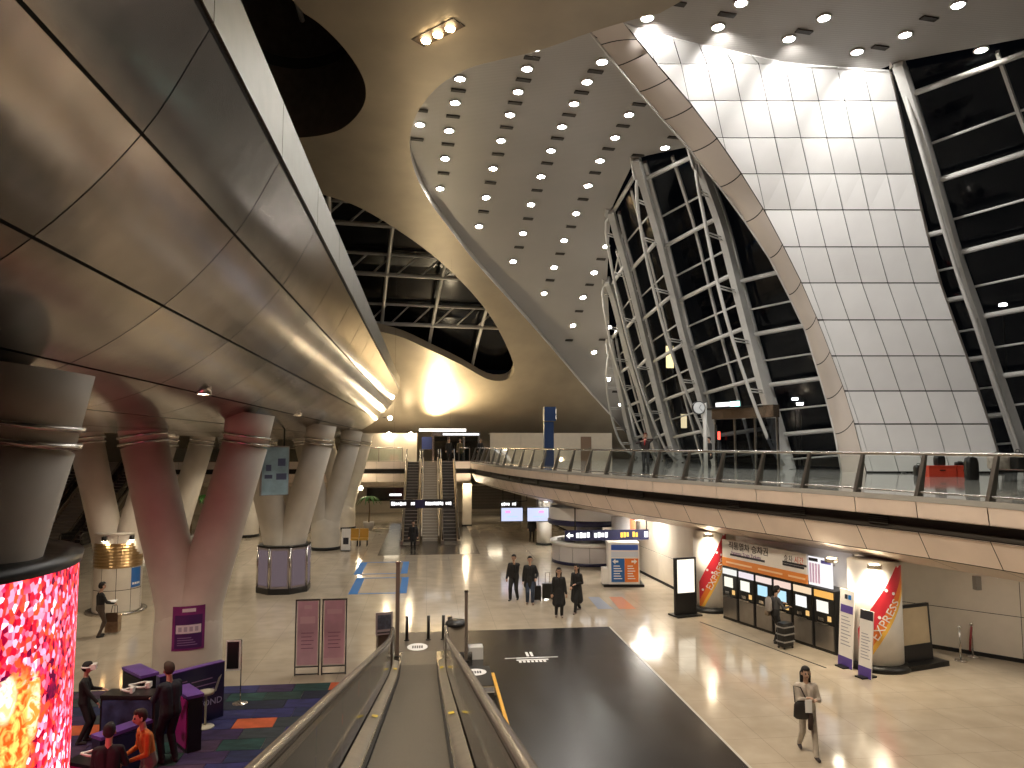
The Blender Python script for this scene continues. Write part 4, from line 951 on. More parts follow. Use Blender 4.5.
for i in range(6):
    a0, a1 = i * wK + .02, (i + 1) * wK - .02; p = K3((a0 + a1) / 2, .3, 0)
    t = thing('ticket_machine', 'black and steel ticket machine ' + kl_lab[i], 'ticket machine', tuple(p), group='row of ticket machines')
    part(t, 'body', kbox(a0, a1, .05, .75, 0, 1.88), M_blackp); part(t, 'lower_panel', kbox(a0 + .05, a1 - .05, .01, .05, .10, .82), mat('steel_panel', (.34, .32, .30), .3, .9, noise=.1))
    part(t, 'header_light', kbox(a0 + .05, a1 - .05, .02, .06, 1.62, 1.82), E('khead%d' % i, heads[i], .8))
    part(t, 'bezel', kbox(a0 + .04, a1 - .04, .03, .06, .84, 1.58), M_blackm)
    part(t, 'screen', kbox(a0 + .14, a1 - .24, .015, .035, 1.18, 1.52), E('kscr%d' % i, scr[i], .95))
    part(t, 'keypad', kbox(a0 + .2, a0 + .42, .0, .035, .92, 1.02), M_chrome); part(t, 'card_slot', kbox(a1 - .26, a1 - .14, .0, .035, .95, 1.10), E('kslot', (1, .6, .2), .8))
    part(t, 'coin_tray', kbox(a0 + .15, a1 - .2, -.06, .03, .84, .88), M_chrome)
part(wr, 'machine_surround', kbox(-.05, kl + .05, .76, .86, 0, 2.97), M_lightwall)
# banner above the machines
bn = thing('ticket_banner', 'white and orange banner with black lettering above the ticket machines', 'banner', tuple(K3(1.8, .7, 2)))
[part(bn, 'bracket', kbox(kl * f, kl * f + .05, .15, .76, 2.6, 2.66), M_chrome) for f in (.05, .4, .72)]; part(bn, 'white_field', kbox(-.02, kl * .78, .10, .15, 2.20, 2.84), M_lightwall); part(bn, 'orange_field', kbox(-.02, kl * .78, .08, .15, 1.90, 2.20), mat('banner_orange', (.80, .28, .06), .45))
def ktext(root, body, size, a, z, m, d=.09, w=None):
    mb = text_mb(body, size, .003); xs = [v[0] for v in mb.v]; 
    if w and xs: f = w / (max(xs) - min(xs)); mb.v = [(x * f, y, z_) for x, y, z_ in mb.v]
    part(root, 'lettering', place(mb, K3(a, d, z), (*kd, 0), (0, 0, 1)), m)
ktext(bn, '\uc9c1\ud1b5\uc5f4\ucc28 \uc2b9\ucc28\uad8c', .30, kl * .26, 2.65, M_ink, w=2.0); ktext(bn, 'Express Train Tickets', .17, kl * .24, 2.42, mat('violet_ink', (.18, .08, .25), .5), w=1.5)
ktext(bn, '\uc2b9', .24, kl * .61, 2.58, M_ink, w=.16); ktext(bn, '\ucc28', .24, kl * .65, 2.58, M_ink, w=.16); ktext(bn, '\uc2dc', .24, kl * .70, 2.58, M_red, w=.16); ktext(bn, '\uac04', .24, kl * .74, 2.58, M_red, w=.16)
for k, (a, b, z) in enumerate([(.08, .42, 2.36), (.58, .78, 2.48), (.58, .76, 2.40)]): part(bn, 'small_print', kbox(kl * a, kl * b, .093, .10, z - .055, z + .015), M_ink)
for a, b in ((.04, .30), (.36, .58), (.63, .77)): part(bn, 'small_print', kbox(kl * a, kl * b, .072, .08, 2.02, 2.08), mat('pale_orange_ink', (.95, .65, .4), .5))
tb = thing('timetable_poster', 'white timetable poster with lilac columns above the last ticket machines', 'poster', tuple(K3(kl * .9, .7, 2))); part(tb, 'bracket', kbox(kl * .87, kl * .87 + .05, .16, .76, 2.5, 2.56), M_chrome); part(tb, 'sheet', kbox(kl * .79, kl * .97, .12, .16, 1.92, 2.80), E('poster_white', (1, .97, 1), .9))
for k in range(4): part(tb, 'column_print', kbox(kl * (.80 + .022 * k), kl * (.813 + .022 * k), .11, .12, 2.0, 2.60), mat('lilac_print', (.75, .5, .75), .5))
part(tb, 'heading', kbox(kl * .795, kl * .865, .11, .12, 2.66, 2.76), M_ink); part(tb, 'heading', kbox(kl * .89, kl * .965, .11, .12, 2.64, 2.74), mat('heading_blue', (.15, .15, .55), .5))
# striped pillars
def striped_pillar(cx, cy, r, lab, words, ang):
    t = thing('striped_pillar', lab, 'column', (cx, cy, 0)); part(t, 'shaft', MB().lathe([(r, .16), (r, 2.98)], (cx, cy), 40), M_lightwall, True); part(t, 'base', MB().lathe([(r + .2, 0), (r + .2, .10), (r + .03, .17), (r, .17)], (cx, cy), 40), M_blackm, True)
    def band(w0, w1, m, dr):
        mb = MB(); P_ = []
        for k in range(19):
            s_ = k / 18; th = ang - 1.05 + 2.1 * s_; zc = .35 + 2.35 * s_; P_.append([(cx + (r + dr) * cos(th), cy + (r + dr) * sin(th), min(2.9, max(.2, zc + w))) for w in np.linspace(w0, w1, 5)])
        mb.grid(P_); part(t, 'stripe', mb, m, True)
    band(.05, .75, mat('stripe_red', (.62, .03, .05), .4), .010); band(-.30, .06, mat('stripe_orange', (.78, .20, .03), .4), .010); band(-.52, -.29, mat('stripe_yellow', (.85, .50, .08), .4), .008)
    mb = text_mb(words, .34, .002); sl = 2.35 / (2.1 * r); ca, sa = 1 / hypot(1, sl), sl / hypot(1, sl)
    vs = []
    for x, y, z in mb.v:
        X = x * ca - y * sa; Y = x * sa + y * ca; th = ang + .05 + X / r; vs.append((cx + (r + .014 + z) * cos(th), cy + (r + .014 + z) * sin(th), 1.42 + Y))
    mb.v = vs; part(t, 'lettering', mb, M_inkw)
    for k in range(6):
        s_ = .12 + .14 * k; th = ang - 1.05 + 2.1 * s_; z = .35 + 2.35 * s_ + (.62 if k % 2 else .2); mb = MB(); mb.tube([(cx + (r + .0) * cos(th), cy + r * sin(th), z), (cx + (r + .02) * cos(th), cy + (r + .02) * sin(th), z)], .045, 8); part(t, 'star_mark', mb, M_inkw)
    return t
pB = Zp(886, 672, 0); pB = np.array([pB[0] + .15, pB[1] + .62, 0]); angB = math.atan2(-pB[1], -pB[0])
striped_pillar(pB[0], pB[1], .70, 'white round pillar with red and orange diagonal stripes beside the leaflet stands', 'EXPRESS', angB + .35)
pA = Zp(712, 613, 0); pA = np.array([pA[0] + .2, pA[1] + .62, 0]); angA = math.atan2(-pA[1], -pA[0])
striped_pillar(pA[0], pA[1], .62, 'white round pillar with red and orange diagonal stripes beside the lit poster stand', 'EXPRESS', angA + .35)
def can_light(x, y, z, lab, power, col=(1, .85, .62), r=.16):
    t = thing('ceiling_spot', lab, 'lamp', (x, y, z)); part(t, 'can', MB().lathe([(r + .03, z), (r + .03, z - .12), (r, z - .12), (r, z - .02)], (x, y), 16, cap=False), M_chrome, True); part(t, 'lens', MB().lathe([(.01, z - .10), (r, z - .10)], (x, y), 16), E('can', (1, .88, .66), 45))
    l = bpy.data.lights.new('can_beam', 'SPOT'); l.energy = power; l.color = col; l.spot_size = radians(140); l.spot_blend = .7; l.shadow_soft_size = r; o = bpy.data.objects.new('can_beam', l); link(o, t); o.location = (0, 0, -.16); return t
for (c, lab) in (((pB[0] - .45, pB[1] - .75), 'glowing ceiling spot in front of the striped pillar by the leaflet stands'), ((pA[0] - .35, pA[1] - .8), 'glowing ceiling spot in front of the striped pillar by the lit poster'), ((pB[0] - 1.0, pB[1] + .5), 'ceiling spot over the last ticket machine')): can_light(c[0], c[1], 2.97, lab, 140)
# row of luminous tubes in the soffit above machines and desk
for i, (px, py) in enumerate([(640, 545), (690, 575), (590, 530), (670, 552)]):
    p = Zp(px, py, 2.9) if False else None
for k, (x, y, l) in enumerate([(9.9, 33.0, 'behind the information board'), (11.6, 30.0, 'before the lit poster'), (10.9, 35.2, 'beside the information desk'), (7.5, 44.0, 'near the two screens'), (13.2, 23.6, 'over the ticket machines'), (15.0, 18.0, 'near the rope posts'), (17.5, 14.0, 'over the bare floor beyond the rope posts')]):
    t = thing('soffit_light', 'square luminous ceiling panel ' + l + ' under the mezzanine', 'lamp', (x, y, 2.97)); part(t, 'frame', MB().box(x - .65, x + .65, y - .65, y + .65, 2.93, 2.98), M_lightwall); part(t, 'diffuser', MB().box(x - .6, x + .6, y - .6, y + .6, 2.92, 2.93), E('soffit_near' if k > 3 else 'soffit', (1, .93, .82), 26 if k < 4 else 6.5))
# stands
def board(name, lab, cat, px0, px1, pyb, h, frame_m, parts_fn, lean=0.0, th=.08, face=None):
    a, b = Zp(px0, pyb[0], 0), Zp(px1, pyb[1], 0); c = (a + b) / 2; u = (b - a); w = np.linalg.norm(u[:2]); u = u / np.linalg.norm(u)
    t = thing(name, lab, cat, (c[0], c[1], 0)); n = np.cross(u, [0, 0, 1.0]); up = np.array([0, 0, 1.0]) - n * lean; up /= np.linalg.norm(up)
    def fb(x0, x1, z0, z1, d0, d1, nm, m):
        mb = MB(); pts = []
        for d in (d0, d1): pts += [a + u * (x * w) + up * z - n * -d for x, z in ((x0, z0), (x1, z0), (x1, z1), (x0, z1))]
        mb.add(pts, [(0, 1, 2, 3), (7, 6, 5, 4), (0, 4, 5, 1), (1, 5, 6, 2), (2, 6, 7, 3), (3, 7, 4, 0)]); return part(t, nm, mb, m)
    parts_fn(fb, h, w, u, a); return t
def lit_stand(fb, h, w, u, a):
    fb(0, 1, 0, h, 0, -.12, 'housing', M_blackp); fb(.10, .90, h * .40, h * .97, .012, .001, 'lit_poster', E('litposter', (1, .93, .76), 1.3)); fb(-.08, 1.08, 0, .06, .25, -.4, 'foot', M_blackm)
board('lit_poster_stand', 'black stand with a glowing cream poster before the striped pillar', 'poster stand', 676, 697, (617, 615), 2.12, M_blackp, lit_stand)
def blank_stand(fb, h, w, u, a):
    fb(0, 1, .12, h, 0, -.08, 'frame', M_blackp); fb(.07, .93, h * .36, h * .95, .012, .001, 'blank_poster', mat('kraft_sheet', (.42, .33, .21), .6, noise=.05)); fb(-.05, 1.2, 0, .14, .3, -.35, 'foot', M_blackm)
board('poster_stand', 'black framed stand with a blank tan sheet beside the striped pillar', 'poster stand', 903, 934, (669, 664), 1.72, M_blackp, blank_stand, lean=.05)
def leaflet(i):
    def fn(fb, h, w, u, a):
        fb(0, 1, 0, h, 0, -.03, 'sheet', M_lightwall); fb(0, 1, 0, .28, .006, .001, 'foot_band', mat('violet_band', (.10, .06, .30), .5))
        if i == 0:
            fb(.08, .95, h * .70, h * .80, .006, .001, 'heading_band', mat('violet_band', (.10, .06, .30), .5))
            for k, m in ((.35, M_ink), (.6, M_bluefl)): fb(k, k + .2, h * .88, h * .94, .006, .001, 'badge', m)
        else: fb(0, 1, h * .86, h * 1.0, .006, .001, 'heading_band', M_ink)
        for k in range(9): fb(.15, .85 - .1 * (k % 3), h * (.28 + .045 * k), h * (.292 + .045 * k), .006, .001, 'lettering', mat('grey_ink', (.35, .35, .40), .6))
        fb(.2, .8, 0, .04, .2, -.3, 'foot', M_blackm); fb(.45, .55, .04, h * .8, -.03, -.10, 'prop', M_blackm)
    return fn
board('leaflet_stand', 'white leaflet standee with two round badges and violet foot', 'standee', 838, 852, (664, 670), 2.15, None, leaflet(0), lean=.08)
board('leaflet_stand', 'white leaflet standee with black heading leaning at the striped pillar', 'standee', 858, 871, (675, 680), 1.78, None, leaflet(1), lean=.10)
# rope posts
ropes = []
for px, py, lab in ((961, 661, 'chrome rope post standing farther from the wall panels'), (973, 657, 'chrome rope post with a dark red rope hanging on it')):
    b = Zp(px, py, 0); t = thing('rope_post', lab, 'stanchion', tuple(b)); part(t, 'base', MB().lathe([(.17, 0), (.16, .03), (.04, .06)], (b[0], b[1]), 16), M_chrome, True); part(t, 'pole', MB().tube([(b[0], b[1], .04), (b[0], b[1], .92)], .028, 10), M_chrome, True); part(t, 'knob', MB().lathe([(.01, 1.02), (.05, .98), (.05, .93), (.02, .90)], (b[0], b[1]), 12), M_chrome, True)
    if 'red rope' in lab: part(t, 'rope', MB().tube([(b[0] - .03, b[1] - .04, .9), (b[0] - .10, b[1] - .05, .5), (b[0] - .12, b[1] - .05, .2)], .03, 8), mat('rope_red', (.25, .03, .03), .7), True)
b = Zp(990, 610, 2.3); pw = K3(0, 0, 0)
x, y = 16.6, 20.85
box_thing('wall_box', 'small grey box with white edge mounted high on the panelled wall', 'wall box', (x - .18, x + .10, y - .22, y - .05, 1.95, 2.35), mat('grey_box', (.30, .28, .25), .4), [('white_edge', (x + .10, x + .2, y - .22, y - .05, 1.93, 2.37), M_lightwall)])

# ================================================================== VIDEO DRUM
M_led = bpy.data.materials.new('video_wall'); M_led.use_nodes = True; nt = M_led.node_tree; b_ = nt.nodes['Principled BSDF']
b_.inputs['Base Color'].default_value = (.02, .01, .01, 1); b_.inputs['Roughness'].default_value = .4
tc = nt.nodes.new('ShaderNodeTexCoord'); vo = nt.nodes.new('ShaderNodeTexVoronoi'); vo.inputs['Scale'].default_value = 20.0
mp = nt.nodes.new('ShaderNodeMapping'); mp.inputs['Scale'].default_value = (1, 1, .75); nt.links.new(tc.outputs['Object'], mp.inputs[0])
ns = nt.nodes.new('ShaderNodeTexNoise'); ns.inputs['Scale'].default_value = .9; ns.inputs['Detail'].default_value = 3
sep = nt.nodes.new('ShaderNodeSeparateColor'); r1 = nt.nodes.new('ShaderNodeValToRGB')
nt.links.new(mp.outputs[0], vo.inputs['Vector']); nt.links.new(tc.outputs['Object'], ns.inputs['Vector']); nt.links.new(vo.outputs['Color'], sep.inputs[0])
mm = nt.nodes.new('ShaderNodeMath'); mm.operation = 'MULTIPLY_ADD'; mm.inputs[1].default_value = .85; nt.links.new(sep.outputs[0], mm.inputs[0])
m2 = nt.nodes.new('ShaderNodeMath'); m2.operation = 'MULTIPLY_ADD'; m2.inputs[1].default_value = 1.0; m2.inputs[2].default_value = -.46; nt.links.new(ns.outputs[0], m2.inputs[0]); nt.links.new(m2.outputs[0], mm.inputs[2])
cr = r1.color_ramp; cr.elements[0].position = .06; cr.elements[0].color = (.05, .0, .015, 1); cr.elements[1].position = .96; cr.elements[1].color = (1, .66, .74, 1)
for pos, c in ((.16, (.22, .0, .012, 1)), (.34, (.60, .006, .018, 1)), (.48, (.8, .045, .01, 1)), (.58, (.62, .012, .06, 1)), (.70, (.85, .14, .20, 1)), (.82, (.75, .20, .32, 1))):
    e = cr.elements.new(pos); e.color = c
nt.links.new(mm.outputs[0], r1.inputs[0]); LEDMIX = (nt, r1, b_, tc, ns); b_.inputs['Emission Strength'].default_value = 2.7
DX, DY, DRr, DZ = -6.35, 9.0, 2.2, 4.88
vd = thing('video_drum', 'tall round video screen glowing with red and pink petals around a column', 'video screen', (DX, DY, 0))
part(vd, 'screen', MB().lathe([(DRr, .25), (DRr, DZ)], (DX, DY), 72, cap=False), M_led, True)
part(vd, 'plinth', MB().lathe([(DRr + .08, 0), (DRr + .08, .22), (DRr, .25)], (DX, DY), 48), M_blackm, True)
part(vd, 'top_ring', MB().lathe([(DRr + .03, DZ), (DRr + .05, DZ + .12), (DRr - .45, DZ + .14), (DRr - .5, DZ - .1), (.7, DZ - .1)], (DX, DY), 48, cap=False), M_blackp, True)
# bright orange and pale dress in the moving picture, low on the visible side
def drum_hit(px, py):
    r = ray(px, py); r = r / np.linalg.norm(r); ox, oy = -DX, -DY; A_ = r[0] ** 2 + r[1] ** 2; B_ = ox * r[0] + oy * r[1]; C_ = ox * ox + oy * oy - DRr ** 2; t_ = (-B_ - math.sqrt(max(0, B_ * B_ - A_ * C_))) / A_; q = CP + r * t_; return q - np.array([DX, DY, 0])
nt, r1, b_, tc, ns = LEDMIX; prev = r1.outputs[0]
for (px, py), sc_, c1, c2 in [((12, 735), (.30, .30, .62), (.55, .05, .005), (.8, .32, .07)), ((34, 705), (.10, .10, .34), (.6, .15, .02), (.8, .5, .28)), ((6, 700), (.12, .12, .22), (.6, .3, .14), (.85, .65, .5)), ((52, 690), (.10, .10, .10), (.01, .0, .01), (.12, .0, .02))]:
    c = drum_hit(px, py); mpp = nt.nodes.new('ShaderNodeVectorMath'); mpp.operation = 'SUBTRACT'; mpp.inputs[1].default_value = c; nt.links.new(tc.outputs['Object'], mpp.inputs[0])
    dv = nt.nodes.new('ShaderNodeVectorMath'); dv.operation = 'DIVIDE'; dv.inputs[1].default_value = sc_; nt.links.new(mpp.outputs[0], dv.inputs[0]); ln = nt.nodes.new('ShaderNodeVectorMath'); ln.operation = 'LENGTH'; nt.links.new(dv.outputs[0], ln.inputs[0])
    n5 = nt.nodes.new('ShaderNodeTexNoise'); n5.inputs['Scale'].default_value = 7; n5.inputs['Distortion'].default_value = 1.5; nt.links.new(tc.outputs['Object'], n5.inputs['Vector'])
    s5 = nt.nodes.new('ShaderNodeMath'); s5.operation = 'MULTIPLY_ADD'; s5.inputs[1].default_value = 1.2; nt.links.new(n5.outputs[0], s5.inputs[0]); nt.links.new(ln.outputs['Value'], s5.inputs[2])
    mr = nt.nodes.new('ShaderNodeMapRange'); mr.inputs[1].default_value = 1.75; mr.inputs[2].default_value = 1.45; nt.links.new(s5.outputs[0], mr.inputs[0])
    rr_ = nt.nodes.new('ShaderNodeValToRGB'); rr_.color_ramp.elements[0].position = .4; rr_.color_ramp.elements[1].position = .6; rr_.color_ramp.elements[0].color = (*c1, 1); rr_.color_ramp.elements[1].color = (*c2, 1); nt.links.new(n5.outputs[0], rr_.inputs[0])
    mx = nt.nodes.new('ShaderNodeMix'); mx.data_type = 'RGBA'; nt.links.new(mr.outputs[0], mx.inputs['Factor']); nt.links.new(prev, mx.inputs[6]); nt.links.new(rr_.outputs[0], mx.inputs[7]); prev = mx.outputs[2]
nt.links.new(prev, b_.inputs['Emission Color'])

# ================================================================== COLUMN EXTRAS
ob = np.array([-6.2, 33.4]); oc = thing('display_octagon', 'eight sided grey display cabinet around a column foot', 'display', (ob[0], ob[1], 0)); OR = 1.1
ov = [(ob[0] + OR * cos(pi / 8 + k * pi / 4), ob[1] + OR * sin(pi / 8 + k * pi / 4)) for k in range(8)]
part(oc, 'plinth', MB().prism([(ob[0] + (x - ob[0]) * 1.06, ob[1] + (y - ob[1]) * 1.06) for x, y in ov], 0, .24), M_blackp); part(oc, 'top', MB().prism([(ob[0] + (x - ob[0]) * 1.05, ob[1] + (y - ob[1]) * 1.05) for x, y in ov], 1.92, 2.0), M_blackm)
for k in range(8):
    a, b = np.array(ov[k]), np.array(ov[(k + 1) % 8]); t = (b - a) * .06
    part(oc, 'case', MB().obox(a + t, b - t, .04, .24, 1.92), mat('cabinet_grey', (.35, .30, .32), .3, .2)); part(oc, 'panel', MB().obox(a + t * 2.2 + (a - ob) * .02, b - t * 2.2 + (b - ob) * .02, .05, .34, 1.82), E('case_pink', (.75, .55, .66), .22 if k % 2 else .12)); part(oc, 'corner_post', MB().tube([(a[0], a[1], .24), (a[0], a[1], 1.92)], .06, 8), M_chrome, True)
bc = (-11.75, 30.0); bd = thing('brass_drum', 'round column casing with ribbed brass band above white panels', 'column casing', (*bc, 0)); BR = .84
for k in range(10):
    a0, a1 = 2 * pi * k / 10 + .01, 2 * pi * (k + 1) / 10 - .01
    for z0, z1 in ((.10, .88), (.90, 1.70)): part(bd, 'panel', MB().lathe([(BR, z0), (BR, z1)], bc, 5, a0=a0, a1=a1), M_conc, True)
    part(bd, 'panel', MB().lathe([(BR, 2.62), (BR, 2.92)], bc, 5, a0=a0, a1=a1), M_conc, True)
part(bd, 'core', MB().lathe([(BR - .03, 0), (BR - .03, 2.92)], bc, 36), M_joint, True)
pr = [];
for k in range(17): z = 1.70 + .92 * k / 16; pr.append((BR + (.02 if k % 2 else -.005), z))
part(bd, 'brass_band', MB().lathe(pr, bc, 40, cap=False), M_brass); part(bd, 'top_cap', MB().lathe([(BR + .03, 2.92), (BR + .06, 3.0), (.7, 3.02)], bc, 36, cap=False), M_conc, True); part(bd, 'base', MB().lathe([(BR + .22, 0), (BR + .22, .08), (BR, .10)], bc, 36), M_chrome, True)
a0 = math.atan2(-30, 11.75) + .55
part(bd, 'blue_notice', MB().lathe([(BR + .012, .95), (BR + .012, 1.68)], bc, 6, a0=a0, a1=a0 + .55, cap=False), M_blue, True)
for k in range(4): part(bd, 'notice_print', MB().lathe([(BR + .02, 1.05 + .05 * 0), (BR + .02, 1.13)], bc, 2, a0=a0 + .06 + k * .11, a1=a0 + .14 + k * .11, cap=False), M_inkw)
def drum_lamp(x, y, z, lab, p):
    t = thing('column_lamp', lab, 'lamp', (x, y, z)); part(t, 'can', MB().lathe([(.09, z), (.09, z + .16), (.01, z + .16)], (x, y), 12), M_blackm, True); part(t, 'lens', MB().lathe([(.01, z - .005), (.085, z - .005)], (x, y), 12), E('can', (1, .88, .66), 45))
    l = bpy.data.lights.new('lamp_light', 'SPOT'); l.energy = p; l.color = (1, .8, .5); l.spot_size = radians(120); l.shadow_soft_size = .08; o = bpy.data.objects.new('lamp_light', l); link(o, t); o.location = (0, 0, -.02)
for k, a in enumerate((-1.75, -.75)): drum_lamp(bc[0] + (BR + .12) * cos(a), bc[1] + (BR + .12) * sin(a), 2.74, ('small lamp shining down the brass band towards the walkway', 'small lamp shining down the brass band beside the blue notice')[k], 25)
# purple poster on the pink column
py_ = 21.3; 
th = math.atan2(-py_, 6.45)
t = thing('column_poster', 'purple poster with white block fixed on the pink lit column', 'poster', (-6.45, 20.4, 1.6))
def cpatch(nm, w0, w1, z0, z1, m, dr, ns_=6): part(t, nm, MB().lathe([(.885 + dr, z0), (.885 + dr, z1)], (-6.45, py_), ns_, a0=th + w0 / .88, a1=th + w1 / .88, cap=False), m, True)
cpatch('sheet', -.40, .40, .95, 2.08, mat('poster_purple', (.22, .03, .18), .4, noise=.25, nscale=2), .012); cpatch('inner_sheet', -.33, .33, 1.0, 1.85, mat('poster_violet', (.07, .02, .12), .4), .018); cpatch('white_block', -.30, .30, 1.38, 1.60, mat('poster_white_block', (.75, .7, .75), .5), .024)
cpatch('heading', -.16, .16, 1.93, 2.02, mat('poster_white_block', (.75, .7, .75), .5), .024)
for k in range(4): cpatch('small_print', -.26, .22 - .05 * k, 1.08 + k * .06, 1.10 + k * .06, mat('dim_print', (.3, .2, .4), .5), .024)
for k in range(4): cpatch('icon', -.24 + k * .13, -.16 + k * .13, 1.43, 1.55, mat('icon_grey', (.45, .4, .5), .5), .030)
# hanging blue poster box near the collar of the octagon column
p = Py(275, 471, 30.5); q = np.array([p[0], 30.5, p[2]])
t = thing('hanging_poster', 'pale blue hanging poster box below the hull beside a column arm', 'poster', tuple(q)); u_ = np.array([.86, -.5, 0]) * 1.0
def hb(x0, x1, y0, y1, z0, z1): return loc_box(q, np.array([cos(.35), sin(.35), 0]), x0, x1, y0, y1, z0, z1)
zc = q[2]; part(t, 'box', hb(-.55, .55, 0, .22, zc - .98, zc + 1.0), mat('box_side', (.25, .22, .22), .4)); part(t, 'poster', hb(-.5, .52, -.015, 0, zc - .95, zc + .95), mat('poster_blue', (.28, .42, .52), .5, noise=.3, nscale=1.5))
for k, (a, b, c, d) in enumerate(((-.35, -.15, .0, .25), (.1, .4, .2, .5), (-.4, -.1, -.3, -.15), (.05, .45, -.35, -.1))): part(t, 'lettering', hb(a, b, -.02, -.015, zc + c, zc + d), mat('navy_ink', (.08, .1, .2), .5))
for xx in (-.35, .35): part(t, 'hanger', hb(xx - .03, xx + .03, .1, .16, zc + 1.0, zc + 1.75), M_blackm)
# palms in planters, seats, poster board
def palm(x, y, h, lab):
    t = thing('potted_palm', lab, 'plant', (x, y, 0)); part(t, 'planter', MB().lathe([(.30, 0), (.42, .55), (.40, .6), (.36, .55)], (x, y), 18), mat('planter_grey', (.4, .37, .33), .5), True); part(t, 'stem', MB().tube([(x, y, .5), (x + .05, y, h * .6), (x, y, h)], [.06, .045, .03], 8), mat('stem_brown', (.15, .10, .05), .7), True)
    for k in range(9):
        a = 2 * pi * k / 9 + .3; L = 1.0; P_ = []
        for s_ in np.linspace(0, 1, 6):
            c = np.array([x + cos(a) * L * s_, y + sin(a) * L * s_, h + .45 * s_ - 1.0 * s_ * s_]); w = np.array([-sin(a), cos(a), 0]) * .13 * sin(pi * min(.98, s_ + .08)); P_.append([c - w, c + np.array([0, 0, .04]), c + w])
        part(t, 'frond', MB().grid(P_), M_leaf, True)
palm(Zp(190, 545)[0], Zp(190, 545)[1], 3.0, 'tall potted palm between the rear columns'); palm(Zp(206, 540)[0] , Zp(206, 540)[1], 2.9, 'potted palm in the gap of the pink lit column arms'); p = Py(369, 505, 56); palm(p[0], 56, 2.4, 'potted palm under the far bridge beside a wall lamp')
for i, x in enumerate((-4.55, -3.95)):
    t = thing('yellow_seat', ('yellow lounge seat beside the column poster board', 'yellow lounge seat nearer to the blue floor rectangles')[i], 'chair', (x, 47.2, 0)); ym = mat('mustard', (.55, .30, .05), .5)
    part(t, 'seat', MB().box(x - .27, x + .27, 46.9, 47.4, .38, .50), ym); part(t, 'backrest', MB().box(x - .27, x + .27, 47.38, 47.5, .45, 1.05), ym)
    for dx in (-.22, .22):
        for dy in (46.95, 47.4): part(t, 'leg', MB().box(x + dx - .02, x + dx + .02, dy - .02, dy + .02, 0, .38), M_blackm)
def small_board(fb, h, w, u, a): fb(0, 1, .0, h, 0, -.04, 'sheet', M_lightwall); fb(.2, .8, h * .3, h * .6, .006, .001, 'print', M_ink); fb(0, 1, 0, .05, .15, -.25, 'foot', M_blackm)
board('poster_board', 'white poster board leaning beside the yellow seats', 'poster stand', 341, 350, (551, 551), 1.3, None, small_board, lean=.08)

# ================================================================== CARPET AND HEADSET BOOTHS
cx0, cx1, cy0, cy1, ct = -10.6, -1.2, 9.6, 20.4, .6
cpt = thing('patchwork_carpet', 'dark patchwork carpet of blue, green, purple and orange tiles', 'carpet', (-5.5, 15, 0))
pal = [(.012, .018, .065), (.012, .05, .045), (.035, .018, .07), (.03, .04, .045), (.008, .012, .03), (.012, .035, .03), (.02, .02, .10), (.05, .025, .06)]
cm = [mat('carpet%d' % i, c, .9, noise=.45, nscale=2.2, bump=.1, bscale=60, stretch=(1, 3, 1)) for i, c in enumerate(pal)] + [mat('carpet_orange', (.50, .10, .03), .9, noise=.2), mat('carpet_red', (.42, .05, .04), .9, noise=.2)]
tile = {i: MB().box(.006, ct * 1.5 - .006, .006, ct - .006, 0, .016).mesh('carpet_tile', m) for i, m in enumerate(cm)}
rc = random.Random(11); j = 0; y = cy1 - ct
while y > cy0:
    x = cx0 + (j % 2) * .3; 
    while x < cx1 - .3:
        edge_x = -1.15
        if x + ct * 1.5 < edge_x + .05 and hypot(x + .45 - DX, y + .3 - DY) > 2.9:
            i = 8 + rc.randrange(2) if rc.random() < .10 else rc.randrange(8); o = bpy.data.objects.new('carpet_tile', tile[i]); link(o, cpt); o.location = (x + 5.5, y - 15, .001)
        x += ct * 1.5
    y -= ct; j += 1
def quadz(pts, z): return [Zp(px, py, z) for px, py in pts]
# tall navy back panel with lettering, and the counters
a, b = Zp(223, 661, 1.25), Zp(158, 677, 1.25); b = a + (b - a) * 1.0
bp_ = thing('booth_divider', 'navy blue booth divider with pale BEYOND lettering', 'divider', (a[0], a[1], 0)); part(bp_, 'panel', MB().obox(a, b, .16, .018, 1.25), M_navy); part(bp_, 'top_edge', MB().obox(a, b, .17, 1.25, 1.27), M_purple)
u_ = (a - b); u_[2] = 0; w_ = np.linalg.norm(u_); u_ /= w_; n_ = np.array([u_[1], -u_[0], 0]); n_ = n_ if n_ @ (-a) > 0 else -n_
part(bp_, 'lettering', place(text_mb('BEYOND', .20), a - u_ * .44 + n_ * .085 + np.array([0, 0, .42 - a[2]]), u_, (0, 0, 1)), mat('pale_violet_ink', (.45, .42, .65), .5))
for k in range(7): part(bp_, 'small_print', place(MB().box(-.3, .3 - .05 * (k % 3), 0, .02, 0, .004), a - u_ * (.5 if k % 2 else 1.2) + n_ * .085 + np.array([0, 0, .65 + .06 * k - a[2]]), u_, (0, 0, 1)), mat('dim_print', (.3, .2, .4), .5))
def counter(lab, px, z, w, body, front, topm=M_purple):
    a, b = Zp(*px[0], z), Zp(*px[1], z); t = thing('booth_counter', lab, 'counter', ((a[0] + b[0]) / 2, (a[1] + b[1]) / 2, 0)); part(t, 'body', MB().obox(a, b, w, .02, z - .06), body); part(t, 'top', MB().obox(a, b, w + .06, z - .06, z), topm)
    u = b - a; u[2] = 0; L = np.linalg.norm(u); u /= L; n = np.array([u[1], -u[0], 0]); n = n if n @ (-a) > 0 else -n
    c = a + n * (w / 2 + .012); part(t, 'front_panel', MB().obox(c + u * .05, c + u * (L - .05), .02, .1, z - .1), front); return t
counter('black counter with violet gradient top behind the standing man in navy', ((131, 665), (150, 674)), 1.15, .35, M_blackp, M_blackp)
